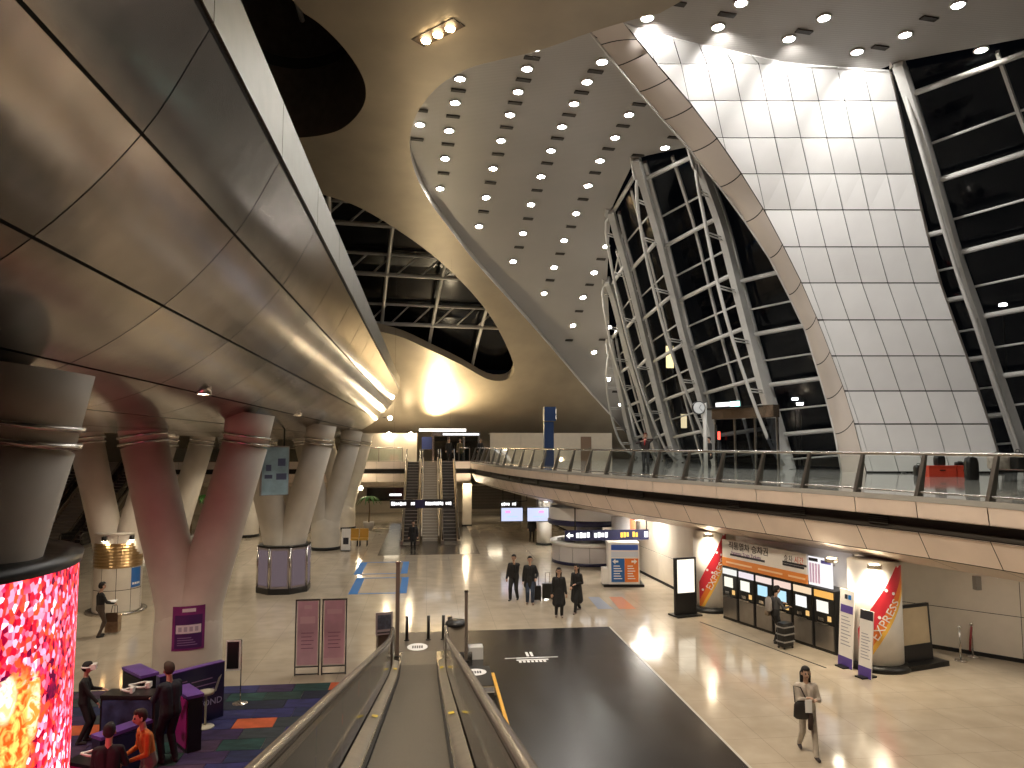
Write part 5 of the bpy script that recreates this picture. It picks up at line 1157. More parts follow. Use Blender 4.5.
counter('magenta sided counter with violet top beside the white stool', ((181, 685), (196, 695)), 1.15, .28, M_blackp, M_magenta)
counter('black counter with headset hooks between the two violet topped counters', ((106, 692), (160, 692)), 1.0, .4, M_blackp, mat('galaxy_print', (.03, .05, .12), .4, noise=.8, nscale=3), M_blackp)
counter('low navy counter with shiny violet top in front of the headset wearer', ((96, 736), (148, 718)), .9, .26, M_navy, M_navy)
counter('magenta counter front beside the red video drum', ((76, 756), (104, 761)), .75, .4, M_magenta, M_magenta, M_blackp)
# headset hoops on the counter
hp = Zp(137, 690, 1.0)
def headset(c, r, lab, rz=0):
    t = thing('headset', lab, 'headset', tuple(c)); mb = MB(); mb.tube([(c[0] + r * cos(a), c[1] + r * .8 * sin(a), c[2] + .07 + .02 * sin(2 * a)) for a in np.linspace(.3, 2 * pi - .3, 16)], .022, 8); part(t, 'band', mb, mat('white_plastic', (.8, .78, .74), .3), True)
    mb = MB(); mb.box(c[0] + r * .75, c[0] + r * 1.25, c[1] - .08, c[1] + .08, c[2] + .01, c[2] + .12); part(t, 'visor', mb, MATS['white_plastic']); return t
headset(Zp(139, 688, 1.0), .20, 'white headset ring lying on the black counter'); headset(Zp(127, 693, 1.0), .11, 'small white headset standing at the end of the black counter'); headset(Zp(90, 757, .75), .14, 'white headset on the magenta counter by the video drum')
# white swivel stool and framed tablet stands
b = Zp(205, 728, 0)
t = thing('white_stool', 'white stool with curved low back before the navy panel', 'chair', tuple(b)); wm = mat('ivory_plastic', (.55, .50, .38), .4)
part(t, 'base', MB().lathe([(.20, .017), (.19, .04), (.03, .07)], (b[0], b[1]), 20), wm, True); part(t, 'stem', MB().tube([(b[0], b[1], .05), (b[0], b[1], .72)], .025, 8), wm, True); part(t, 'seat', MB().lathe([(.02, .72), (.17, .74), (.19, .80), (.02, .82)], (b[0], b[1]), 18), wm, True)
part(t, 'backrest', MB().grid([[(b[0] + .19 + .10 * s_, b[1] - .14, .80 + .32 * s_), (b[0] + .22 + .10 * s_, b[1], .80 + .36 * s_), (b[0] + .19 + .10 * s_, b[1] + .14, .80 + .32 * s_)] for s_ in np.linspace(0, 1, 4)]), wm, True)
b = Zp(240, 704, 0); 
t = thing('tablet_stand', 'dark tablet in white frame on a thin pole with round foot', 'stand', tuple(b)); h = Py(240, 640, b[1])[2]
part(t, 'foot', MB().lathe([(.19, .017), (.18, .03), (.03, .045)], (b[0], b[1]), 20), M_chrome, True); part(t, 'pole', MB().tube([(b[0], b[1], .03), (b[0], b[1], h)], .014, 8), M_chrome, True); part(t, 'pole_arm', MB().tube([(b[0], b[1], h), (b[0] - .2, b[1], h)], .012, 6), M_chrome, True)
part(t, 'frame', MB().box(b[0] - .36, b[0] - .02, b[1] - .03, b[1], h - .72, h), MATS['white_plastic']); part(t, 'tablet', MB().box(b[0] - .335, b[0] - .055, b[1] - .04, b[1] - .03, h - .67, h - .03), M_blackp)
# two pink banners in thin frames and the little sign stand
def banner(i):
    def fn(fb, h, w, u, a):
        for x0, x1, z0, z1 in ((0, .05, 0, h), (.95, 1, 0, h), (0, 1, h - .04, h), (0, 1, .22, .25), (0, 1, .02, .05)): fb(x0, x1, z0, z1, .02, -.02, 'frame_bar', M_ironframe)
        fb(.08, .92, .27, h - .05, .004, -.004, 'banner', mat('mauve_banner', (.68, .50, .60), .5, noise=.25, nscale=1.2))
        if i == 0: fb(.35, .65, h * .87, h * .92, .010, .005, 'heading', mat('pale_mauve', (.78, .64, .70), .5)); fb(.2, .8, h * .68, h * .77, .010, .005, 'white_block', mat('pale_mauve', (.78, .64, .70), .5))
        else: fb(.08, .92, .28, .45, .010, .005, 'pale_foot', mat('pale_mauve', (.78, .64, .70), .5)); fb(.2, .8, h * .80, h * .86, .010, .005, 'heading', mat('pale_mauve', (.78, .64, .70), .5))
        for k in range(5): fb(.25, .75 - .08 * (k % 2), h * (.35 + .05 * k), h * (.36 + .05 * k), .010, .005, 'small_print', mat('mauve_ink', (.28, .15, .25), .5))
    return fn
board('framed_banner', 'mauve banner in thin black frame with a pale block near its top', 'banner', 294, 319, (676, 675), 2.05, None, banner(0)); board('framed_banner', 'mauve banner in thin black frame with a pale band at its foot', 'banner', 321, 346, (675, 674), 2.05, None, banner(1))
def little(fb, h, w, u, a):
    fb(.05, .1, 0, h, 0, -.03, 'leg', M_chrome); fb(.9, .95, 0, h, 0, -.03, 'leg', M_chrome); fb(0, 1, h * .55, h, .02, -.02, 'frame', mat('sign_frame_grey', (.30, .27, .28), .4)); fb(.1, .9, h * .66, h * .95, .03, .021, 'picture', mat('dark_picture', (.06, .07, .10), .4, noise=.5, nscale=9)); fb(.1, .9, h * .58, h * .61, .03, .021, 'caption', M_ink); fb(.2, .85, 0, h * .54, -.06, -.2, 'box', mat('dark_brown_box', (.05, .035, .025), .5))
board('sign_stand', 'small framed sign on two legs before a dark box at the walkway exit', 'sign', 375, 392, (663, 661), 1.42, None, little)
# logo on the dark floor
lg = thing('floor_logo', 'white winged logo printed on the dark floor field', 'floor marking', tuple(Zp(531, 657, 0))); c = Zp(531, 657, 0)
for dx, w, dy, h in ((0, .95, -.35, .10), (-.62, .35, -.12, .06), (.62, .35, -.12, .06)): part(lg, 'wing', MB().box(c[0] + dx - w / 2, c[0] + dx + w / 2, c[1] + dy, c[1] + dy + h, .0065, .009), M_inkw)
for k in range(7): part(lg, 'letter', MB().box(c[0] - .42 + k * .12, c[0] - .34 + k * .12, c[1] - .55, c[1] - .38, .0065, .009), M_inkw)
for k in range(2): part(lg, 'crest', MB().box(c[0] - .12 + k * .13, c[0] - .04 + k * .13, c[1] + .05, c[1] + .5, .0065, .009), M_inkw)
part(lg, 'wing', MB().box(c[0] - .55, c[0] + .55, c[1] - .13, c[1] - .05, .0065, .009), M_inkw)

# ================================================================== MEZZANINE THINGS
b = Pd(706, 469, 39.0); b[2] = 5.0; cz_ = Pd(697, 408, 39.0)
t = thing('post_clock', 'round white clock on a tall grey post behind the mezzanine railing', 'clock', tuple(b)); part(t, 'post', MB().tube([(b[0], b[1], 5), (b[0], b[1], cz_[2] + .25)], .11, 12), M_steel_w, True)
mb = MB(); c0 = np.array([cz_[0], cz_[1] - .3, cz_[2]]); mb.tube([c0, c0 + np.array([0, .14, 0])], .36, 24); part(t, 'case', mb, M_blackp, True)
mb = MB(); mb.tube([c0 - np.array([0, .012, 0]), c0], .31, 24); part(t, 'dial', mb, E('dial', (.9, .88, .82), .45), True); part(t, 'bracket', MB().tube([c0 + np.array([0, .1, 0]), np.array([b[0], b[1], cz_[2]])], .04, 8), M_steel_w, True)
for L, a in ((.2, .6), (.27, 2.4)): part(t, 'hand', MB().tube([c0 - np.array([0, .02, 0]), c0 + np.array([L * sin(a), -.02, L * cos(a)])], .012, 5), M_ink)
# entrance vestibule inside the curtain wall
e0, e1 = Pd(716, 466, 41.5), Pd(778, 466, 38.0); e0[2] = e1[2] = 5; eu = (e1 - e0); eu[2] = 0; eL = np.linalg.norm(eu); eu /= eL
t = thing('entrance_vestibule', 'dark glass entrance with bronze header at the curtain wall behind the clock', 'doorway', tuple(e0)); A = lambda f: (e0 + eu * eL * f)
part(t, 'header', MB().obox(A(0), A(1), .5, 7.75, 8.4), mat('bronze_header', (.40, .30, .22), .25, .9)); part(t, 'roof', MB().obox(A(0) + np.array([0, .8, 0]), A(1) + np.array([0, .8, 0]), 1.4, 8.3, 8.38), M_blackm)
for f in (0, .33, .66, 1): part(t, 'door_frame', MB().obox(A(f), A(min(1.02, f + .02)), .12, 5, 7.75), M_chrome)
for f in (0, .33, .66): part(t, 'door_pane', MB().obox(A(f + .03), A(f + .32), .03, 5.02, 7.7), M_night)
s0 = Pd(716, 405, 40.5); t = thing('exit_sign', 'bright white and green lit sign above the curtain wall entrance', 'sign', tuple(s0)); s1 = s0 + eu * 1.75
part(t, 'panel', MB().obox(s0, s1, .12, s0[2] - .16, s0[2] + .16), M_blackp); nn = np.array([eu[1], -eu[0], 0]); nn = nn if nn @ (-s0) > 0 else -nn
part(t, 'white_lettering', MB().obox(s0 + nn * .07 + eu * .05, s0 + nn * .07 + eu * 1.05, .02, s0[2] - .11, s0[2] + .11), gw); part(t, 'green_pictogram', MB().obox(s0 + nn * .07 + eu * 1.08, s0 + nn * .07 + eu * 1.7, .02, s0[2] - .13, s0[2] + .13), E('exit_teal', (.45, 1, .9), 5)); part(t, 'bracket', MB().obox(s0 + eu * .3 , s0 + eu * 1.4 - nn * .0, .06, 8.3, s0[2] - .16), M_blackm)
t = thing('red_light_sign', 'small red lit mark on the entrance glass', 'sign', tuple(Pd(719, 436, 40.9))); c = Pd(719, 436, 40.9); part(t, 'mark', MB().prism([(c[0] - .07, c[1] - .02), (c[0] + .07, c[1] - .02), (c[0] + .07, c[1] + .01), (c[0] - .07, c[1] + .01)], c[2] - .2, c[2] + .25), E('redmark', (1, .08, .05), 2.5)); part(t, 'pole', MB().tube([(c[0], c[1], 5), (c[0], c[1], c[2] - .25)], .03, 6), M_blackm)
def crate(px0, px1, py, h, m, lab, name='red_crate'):
    a, b = Zp(px0, py, 5.0), Zp(px1, py, 5.0); u = b - a; L = np.linalg.norm(u); u /= L; t = thing(name, lab, 'crate', tuple((a + b) / 2)); v = np.array([-u[1], u[0], 0]); part(t, 'body', loc_box(a, u, .01, L - .01, 0, .5, 5.0, 5.0 + h), m); part(t, 'lid', loc_box(a, u, 0, L, -.02, .52, 5.0 + h, 5.0 + h + .04), m); part(t, 'handle', loc_box(a, u, L * .4, L * .6, -.03, -.0, 5.0 + h * .6, 5.0 + h * .7), M_blackm); return t, a, u, L, h
r1_ = crate(929, 957, 477, .42, M_red, 'long red crate with a black bag on top behind the railing'); r2_ = crate(958, 972, 477, .42, M_red, 'short red crate beside the long one behind the railing')
def bag(c, w, d, h, lab, m=M_blackp, name='travel_bag'):
    t = thing(name, lab, 'bag', tuple(c)); x, y, z = c
    rg = []
    for zz, f in ((0, .9), (.1, 1), (.75, 1), (.95, .85), (1, .5)): rg.append([(x + w / 2 * f * np.sign(cos(a)) * abs(cos(a)) ** .5, y + d / 2 * f * np.sign(sin(a)) * abs(sin(a)) ** .5, z + h * zz) for a in np.linspace(0, 2 * pi, 17)])
    part(t, 'body', MB().grid(rg), m, True); part(t, 'handle', MB().tube([(x - w * .2, y, z + h * .97), (x - w * .15, y, z + h * 1.15), (x + w * .15, y, z + h * 1.15), (x + w * .2, y, z + h * .97)], .015, 6), M_blackm, True); return t
c = r1_[1] + r1_[2] * r1_[3] * .55; bag((c[0], c[1] + .25, 5.47), .42, .3, .40, 'black boxy bag on the long red crate'); c = r2_[1] + r2_[2] * r2_[3] * .5; bag((c[0], c[1] + .25, 5.47), .42, .25, .14, 'flat black bag on the short red crate'); c = Zp(922, 476, 5.0); bag((c[0], c[1] + .2, 5.0), .38, .3, .45, 'black bag on the floor beside the long red crate'); c = Zp(978, 480.5, 5.0); bag((c[0], c[1] + .3, 5.0), .45, .35, .85, 'tall dark rucksack standing beside the metal bench')
a, b = Zp(990, 481, 5.0), Zp(1062, 483, 5.0); u_ = (b - a) / np.linalg.norm(b - a); L = np.linalg.norm(b - a)
t = thing('metal_bench', 'metal airport bench with pale bundles behind the railing', 'bench', tuple(a)); part(t, 'seat', loc_box(a, u_, 0, L, 0, .5, 5.40, 5.44), M_chrome); part(t, 'beam', loc_box(a, u_, 0, L, .2, .28, 5.32, 5.40), M_blackm)
for f in (.08, .5, .92): part(t, 'leg', loc_box(a, u_, L * f - .03, L * f + .03, .05, .45, 5.0, 5.34), M_blackm); part(t, 'armrest', loc_box(a, u_, L * f - .03, L * f + .03, .05, .45, 5.55, 5.6), M_chrome)
for f, w, h, lab, m in ((.22, .75, .52, 'crumpled pale bundle lying on the metal bench', mat('pale_cloth', (.42, .38, .34), .8, noise=.35, nscale=6)), (.5, .4, .6, 'dark bundle beside the pale one on the metal bench', M_blackp)):
    c = a + u_ * L * f; bag((c[0], c[1] + .25, 5.445), w, .42, h, lab, m, 'bundle')
# outside, beyond the glass: street lamps
for i, (px, py, d, col, es) in enumerate([(1003, 306, 60, (1, .98, .92), 30), (800, 405, 62, (1, .97, .9), 22), (795, 400, 66, (.9, .95, 1), 14), (697, 388, 75, (1, .9, .8), 14)]):
    c = Pd(px, py, d); t = thing('street_lamp', ('street lamp shining outside beyond the glass, above the red crates', 'street lamp outside seen low through the glass beside the white leg', 'bluish street lamp outside near the low one beside the white leg', 'street lamp outside seen above the post clock')[i], 'street lamp', (c[0], c[1], 5)); part(t, 'pole', MB().tube([(c[0], c[1], 0), (c[0], c[1], c[2])], .07, 6), M_blackm); part(t, 'head', MB().box(c[0] - .2, c[0] + .2, c[1] - .2, c[1] + .2, c[2], c[2] + .2), E('street%d' % i, col, es))
c0 = Pd(670, 372, 85); t = thing('lit_tower', 'tall slim yellow lit sign tower outside beyond the curtain wall', 'tower', (c0[0], c0[1], 5)); part(t, 'mast', MB().box(c0[0] - .35, c0[0] + .35, c0[1], c0[1] + .5, 0, Pd(665, 320, 85)[2]), M_blackm); part(t, 'lit_face', MB().box(c0[0] - .45, c0[0] + .45, c0[1] - .05, c0[1], Pd(668, 368, 85)[2], Pd(668, 346, 85)[2]), E('tower', (1, .75, .35), 3)); part(t, 'lit_face', MB().box(c0[0] + 1.2, c0[0] + 1.9, c0[1] - .05, c0[1], Pd(668, 428, 85)[2], Pd(668, 414, 85)[2]), E('tower2', (1, .8, .45), 1.5)); part(t, 'arm', MB().box(c0[0], c0[0] + 1.9, c0[1], c0[1] + .1, Pd(668, 422, 85)[2], Pd(668, 418, 85)[2]), M_blackm)
solo('ground_outside', MB().box(20, 120, -10, 140, -.6, -.3), mat('asphalt', (.02, .02, .02), .9), 'dark ground outside the curtain wall', 'ground', kind='structure')
# lower lamps under the bridge and beside the hull
p = Py(366, 488, 58); 
for i, (px, py, Y, pw, lab) in enumerate([(361, 488, 57.5, 60, 'wall lamp globe under the far bridge beside the potted palm'), (466, 487, 57.6, 60, 'wall lamp globe on the pier under the far bridge right of the escalators')]):
    q = Py(px, py, Y); wall_lamp(q[0], Y, q[2], lab.replace('right of the escalators', 'beside the escalator'), pw)
q = Py(467, 500, 58.0); pr_ = thing('pier', 'square cream pier under the far bridge beside the escalator', 'column', (q[0], 58.2, 0)); part(pr_, 'shaft', MB().box(q[0] - .35, q[0] + .35, 57.85, 58.6, .1, 3.3), M_cream); part(pr_, 'base', MB().box(q[0] - .4, q[0] + .4, 57.8, 58.65, 0, .1), M_joint)
x0, x1 = Py(473, 500, 68)[0], Py(524, 500, 68)[0]
t = thing('roller_shutter', 'wide grey roller shutter in the back wall under the bridge', 'shutter', ((x0 + x1) / 2, 69.9, 0))
for k in range(9): part(t, 'slat', MB().box(x0, x1, 69.88, 69.98, .25 + k * .28, .25 + k * .28 + .265), mat('shutter_grey', (.20, .17, .14), .5))
part(t, 'rail', MB().box(x0 - .1, x1 + .1, 69.85, 70.0, 2.8, 2.95), M_joint)
x0, x1 = Py(365, 500, 68)[0], Py(404, 500, 68)[0]
t = thing('shop_window', 'dark shop window band in the back wall behind the columns', 'window', ((x0 + x1) / 2, 69.9, 1)); part(t, 'pane', MB().box(x0, x1, 69.9, 69.98, 1.2, 2.3), MATS['black_night_pane']); part(t, 'sill', MB().box(x0, x1, 69.7, 70, 1.1, 1.2), M_joint); part(t, 'lit_notice', MB().box(x1 - 1.4, x1 - .3, 69.88, 69.9, 1.55, 1.75), gw)
for k, (x, y) in enumerate([(-9, 62), (-16, 62), (-23, 62), (-3, 64), (5.8, 63)]):
    t = thing('bridge_light', 'square luminous panel in the soffit under the far bridge', 'lamp', (x, y, 2.97), group='soffit panels under the far bridge'); part(t, 'frame', MB().box(x - .65, x + .65, y - .65, y + .65, 2.93, 2.98), M_lightwall); part(t, 'diffuser', MB().box(x - .6, x + .6, y - .6, y + .6, 2.92, 2.93), E('bridge_panel', (1, .86, .62), 9))
# spot lamps added under the hull to brighten the floor and banners
for k, (x, y) in enumerate([(-9, 14.5), (-9, 27), (-9, 39), (-9, 51), (-13.6, 21), (-13.6, 33.5), (-13.6, 46), (-4.6, 15.6), (-4.6, 26.5)]):
    zz = np.interp(-abs(x + 9), [-4.6, -4.33, -3.05, -1.7, 0], [EYE + 1.18, EYE + 1.06, EYE + .62, EYE + .42, EYE + .36]); t = thing('added_hull_spot', 'small round spot lamp added in the underside of the steel hull', 'lamp', (x, y, zz), group='added spot lamps under the hull')
    part(t, 'can', MB().lathe([(.16, zz + .15), (.17, zz - .06), (.13, zz - .06)], (x, y), 16, cap=False), M_chrome, True); part(t, 'lens', MB().lathe([(.01, zz - .05), (.14, zz - .05)], (x, y), 16), E('can', (1, .88, .66), 45))
    l = bpy.data.lights.new('added_hull_beam', 'SPOT'); l.energy = 620 if x < -6 else 420; l.color = (1, .86, .66); l.spot_size = radians(130); l.spot_blend = .6; l.shadow_soft_size = .12; o = bpy.data.objects.new('added_hull_beam', l); link(o, t); o.location = (0, 0, -.1)
# lamps on the hull rim nose
for k, (px, py, Y) in enumerate([(391, 399, 51.5), (390, 418, 51.5)]):
    q = Py(px, py, Y); t = thing('nose_lamp', ('warm lamp globe on the hull rim near its nose', 'warm lamp globe low on the hull flank near its nose')[k], 'lamp', tuple(q)); part(t, 'globe', MB().lathe([(.01, q[2] + .15), (.11, q[2] + .1), (.15, q[2]), (.11, q[2] - .1), (.01, q[2] - .15)], (q[0], q[1]), 14), E('lamp60', (1, .82, .55), 60), True); part(t, 'bracket', MB().tube([q, q + np.array([-.5, .3, .05])], .03, 6), M_blackm)
    l = bpy.data.lights.new('lamp_light', 'POINT'); l.energy = 90; l.color = (1, .82, .55); l.shadow_soft_size = .15; o = bpy.data.objects.new('lamp_light', l); link(o, t); o.location = (.3, -.3, 0)

# ================================================================== PEOPLE
def cap_mesh(mb, a, b, ra, rb, seg=10):
    a = np.array(a, float); b = np.array(b, float); d = b - a; L = np.linalg.norm(d)
    d = d / L if L > 1e-6 else np.array([0, 0, 1.0]); pts = []; rs = []
    for k in range(4): t = pi / 2 * (1 - k / 4); pts.append(a - d * ra * sin(t)); rs.append(max(.001, ra * cos(t)))
    pts.append(a); rs.append(ra)
    if L > 1e-6: pts.append(b); rs.append(rb)
    for k in range(1, 5): t = pi / 2 * k / 4; pts.append((b if L > 1e-6 else a) + d * rb * sin(t)); rs.append(max(.001, rb * cos(t)))
    mb.tube(pts, rs, seg)
def ik(a, t, l1, l2, hint):
    a = np.array(a, float); t = np.array(t, float); d = t - a; L = np.linalg.norm(d); L2 = min(L, (l1 + l2) * .995); d /= L; t = a + d * L2
    x = (l1 * l1 - l2 * l2 + L2 * L2) / (2 * L2); h = math.sqrt(max(0, l1 * l1 - x * x)); hv = np.array(hint, float); hv -= d * (hv @ d); hv /= (np.linalg.norm(hv) + 1e-9)
    return a + d * x + hv * h, t
def remesh(mb, voxel, smooth_it=2):
    me = mb.mesh('tmp', M_blackp); o = bpy.data.objects.new('tmp', me); COL.objects.link(o)
    m = o.modifiers.new('r', 'REMESH'); m.mode = 'VOXEL'; m.voxel_size = voxel; m.use_smooth_shade = True
    s_ = o.modifiers.new('s', 'SMOOTH'); s_.factor = .5; s_.iterations = smooth_it
    dg = bpy.context.evaluated_depsgraph_get(); r = bpy.data.meshes.new_from_object(o.evaluated_get(dg)); bpy.data.objects.remove(o); bpy.data.meshes.remove(me); return r
M_skin = mat('skin', (.48, .30, .21), .5)
def person(label, loc, face, top, pants, shoe=(.03, .03, .03), hair=(.012, .010, .010), H=1.68, feet=None, hands=None, lean=0.0, coat=0.0, hip=.93, longhair=False, voxel=.013, hat=None, visor=None, headturn=0.0, scarf=None, group=None, bulk=1.0):
    k = H / 1.70; caps = []                    # (a, b, ra, rb, region)
    def C(a, b, ra, rb, reg): caps.append((np.array(a, float) * k, np.array(b, float) * k, ra * k, rb * k, reg))
    P = np.array([0, 0, hip]); lv = np.array([0, sin(lean), cos(lean)]); ch = P + lv * .40; nk = P + lv * .55; hd = nk + np.array([0, .03 + .1 * sin(lean), .17])
    bk = bulk
    for s_ in (-1, 1):
        C(P + np.array([s_ * .075, 0, -.02]), P + lv * .2 + np.array([s_ * .06, 0, 0]), .115 * bk, .105 * bk, 'pants' if not coat else 'top')
        C(P + lv * .12 + np.array([s_ * .06, 0, 0]), ch + np.array([s_ * .085, 0, 0]), .108 * bk, .112 * bk, 'top')
        C(ch + lv * .05 + np.array([s_ * .05, 0, 0]), ch + lv * .06 + np.array([s_ * .165, 0, 0]), .085, .062 * bk, 'top')
    C(nk - lv * .06, nk + np.array([0, .015, .08]), .056, .052, 'skin')
    fx, fy = sin(headturn), cos(headturn)
    C(hd + np.array([0, -.005, .05]), hd + np.array([fx * .02, fy * .02, -.045]), .092, .066, 'skin'); C(hd + np.array([fx * .06, fy * .06, .03]), hd + np.array([fx * .055, fy * .055, -.03]), .05, .045, 'skin')
    C(hd + np.array([fx * .105, fy * .105, .005]), hd + np.array([fx * .118, fy * .118, -.018]), .010, .015, 'skin')
    for s_ in (-1, 1): C(hd + np.array([s_ * .092 * fy, -s_ * .092 * fx, .01]), hd + np.array([s_ * .094 * fy, -s_ * .094 * fx, -.03]), .016, .012, 'skin')
    for s_ in (-1, 1): C(hd + np.array([fx * .098 + s_ * .034 * fy, fy * .098 - s_ * .034 * fx, .018]), hd + np.array([fx * .098 + s_ * .034 * fy, fy * .098 - s_ * .034 * fx, .016]), .013, .013, 'eye')
    C(hd + np.array([fx * .098 - .018 * fy, fy * .098 + .018 * fx, -.052]), hd + np.array([fx * .098 + .018 * fy, fy * .098 - .018 * fx, -.052]), .010, .010, 'lip')
    feet = feet or [(-.10, .05, 0), (.10, -.05, 0)]; hands = hands or [(-.27, .05, .82), (.27, .05, .82)]
    for s_, f in zip((-1, 1), feet):
        f = np.array(f, float); hp = P + np.array([s_ * .09, 0, -.03]); an = f + np.array([0, 0, .085]); kn, an = ik(hp, an, .44, .43, (0, 1, 0))
        C(hp, kn, .092 * bk, .066 * bk, 'pants'); C(kn, an, .066 * bk, .050 * bk, 'pants'); C(an + np.array([0, -.035, -.045]), an + np.array([s_ * .015, .13, -.052]), .042, .036, 'shoe'); C(an, an + np.array([0, -.01, -.03]), .047, .045, 'shoe')
    for s_, h in zip((-1, 1), hands):
        sh = ch + lv * .06 + np.array([s_ * .18, 0, 0]); el, wr_ = ik(sh, h, .29, .26, (s_ * .6, -1, -.3)); C(sh, el, .056 * bk, .047 * bk, 'top'); C(el, wr_, .047 * bk, .036 * bk, 'top')
        d = wr_ - el; d /= np.linalg.norm(d); sd = np.cross(d, [0, 0, 1.0]); sd = sd / np.linalg.norm(sd) if np.linalg.norm(sd) > .2 else np.array([0, 1.0, 0]); dn = np.cross(sd, d)
        pm = wr_ + d * .075; C(wr_, wr_ + d * .02, .028, .028, 'skin')
        for q in range(4):
            off = sd * (-.027 + .018 * q); b0 = wr_ + d * .02 + off * .8; b1 = wr_ + d * .085 + off; Lf = (.062, .074, .070, .055)[q]; m1 = b1 + d * Lf * .55 - dn * .012; m2 = m1 + d * Lf * .35 - dn * .028
            C(b0, b1, .016, .013, 'skin'); C(b1, m1, .0125, .0115, 'skin'); C(m1, m2, .0115, .010, 'skin')
        C(wr_ + d * .025 - sd * .028, wr_ + d * .065 - sd * .052 - dn * .01, .014, .012, 'skin'); C(wr_ + d * .065 - sd * .052 - dn * .01, wr_ + d * .095 - sd * .05 - dn * .02, .012, .010, 'skin')
    if coat:
        for s_ in (-1, 1): C(P + np.array([s_ * .07, 0, .05]), P + np.array([s_ * .10, 0, -coat]), .125, .125 + .06 * coat, 'top')
        C(P + np.array([0, .02, .05]), P + np.array([0, .03, -coat]), .13, .13 + .05 * coat, 'top')
    mb = MB()
    for a, b, ra, rb, reg in caps: cap_mesh(mb, a, b, ra, rb)
    me = remesh(mb, voxel * k); me.name = 'person'
    regs = ['top', 'pants', 'shoe', 'skin', 'eye', 'lip']; n = len(me.polygons); cen = np.empty(n * 3); me.polygons.foreach_get('center', cen); cen = cen.reshape(-1, 3); best = np.full(n, 9.0); idx = np.zeros(n, int)
    for a, b, ra, rb, reg in caps:
        d = b - a; L2 = d @ d; t = np.clip(((cen - a) @ d) / (L2 + 1e-12), 0, 1); dist = np.linalg.norm(cen - a - t[:, None] * d, axis=1) - (ra + (rb - ra) * t) - (.003 if reg in ('eye', 'lip') else 0); m_ = dist < best; best[m_] = dist[m_]; idx[m_] = regs.index(reg)
    def cm_(c, nm): return mat('cloth_%s_%.3f_%.3f_%.3f' % (nm, *c), c, .8, noise=.15, nscale=9)
    me.materials.clear()
    for m_ in (cm_(top, 'top'), cm_(pants, 'pants'), cm_(shoe, 'shoe'), M_skin, M_ink, mat('lip', (.35, .14, .12), .5)): me.materials.append(m_)
    me.polygons.foreach_set('material_index', idx.tolist())
    o = bpy.data.objects.new('person', me); link(o); o.location = loc; o.rotation_euler = (0, 0, face); tag(o, label, 'person', group)
    hm = MB(); z_ = hd * k
    cap_mesh(hm, z_ + np.array([0, -.015, .062]) * k, z_ + np.array([-fx * .02, -.02 * fy - .01, .02]) * k, .098 * k, .096 * k); cap_mesh(hm, z_ + np.array([fx * .03, fy * .03, .085]) * k, z_ + np.array([fx * .035, fy * .035, .088]) * k, .078 * k, .075 * k)
    if longhair:
        for s_ in (-1, 0, 1): cap_mesh(hm, z_ + np.array([s_ * .06, -.05, 0]) * k, z_ + np.array([s_ * .075, -.085 + .02 * abs(s_), -.30]) * k, .058 * k, .035 * k)
    hme = remesh(hm, .016, 1); hme.materials.clear(); hme.materials.append(cm_(hair if hat is None else hat, 'hair')); hme.name = 'hair'
    # cut the face free of hair
    bmh = bmesh.new(); bmh.from_mesh(hme)
    dl = [v for v in bmh.verts if ((v.co.x - z_[0]) * fx + (v.co.y - z_[1]) * fy) > .055 * k and v.co.z < z_[2] + .075 * k]
    bmesh.ops.delete(bmh, geom=dl, context='VERTS'); bmh.to_mesh(hme); bmh.free()
    ho = bpy.data.objects.new('hair' if hat is None else 'cap', hme); link(ho, o)
    if visor:
        vm = MB(); c = z_ + np.array([fx * .105, fy * .105, .03]) * k; sx = np.array([fy, -fx, 0]); fw = np.array([fx, fy, 0]); vs = []
        for d0 in (-.02, .075):
            for a, b in ((-.09, -.05), (.09, -.05), (.09, .055), (-.09, .055)): vs.append(c + fw * d0 + sx * a + np.array([0, 0, b]))
        vm.add(vs, [(0, 1, 2, 3), (7, 6, 5, 4), (0, 4, 5, 1), (1, 5, 6, 2), (2, 6, 7, 3), (3, 7, 4, 0)]); vm.tube([z_ + np.array([.105 * cos(a), .105 * sin(a), .035]) for a in np.linspace(0, 2 * pi, 17)], .018, 6, cap=False)
        vme = vm.mesh('visor_headset', MATS['white_plastic']); vo_ = bpy.data.objects.new('visor_headset', vme); link(vo_, o)
    if scarf:
        sm = MB(); c = (nk + np.array([0, .02, .02])) * k; sm.tube([c + np.array([.075 * cos(a), .075 * sin(a), 0]) for a in np.linspace(0, 2 * pi, 13)], .035, 8, cap=False); sm.tube([c + np.array([.03, .08, 0]), c + np.array([.05, .13, -.25])], .03, 6); so = bpy.data.objects.new('scarf', sm.mesh('scarf', cm_(scarf, 'scarf'), True)); link(so, o)
    return o
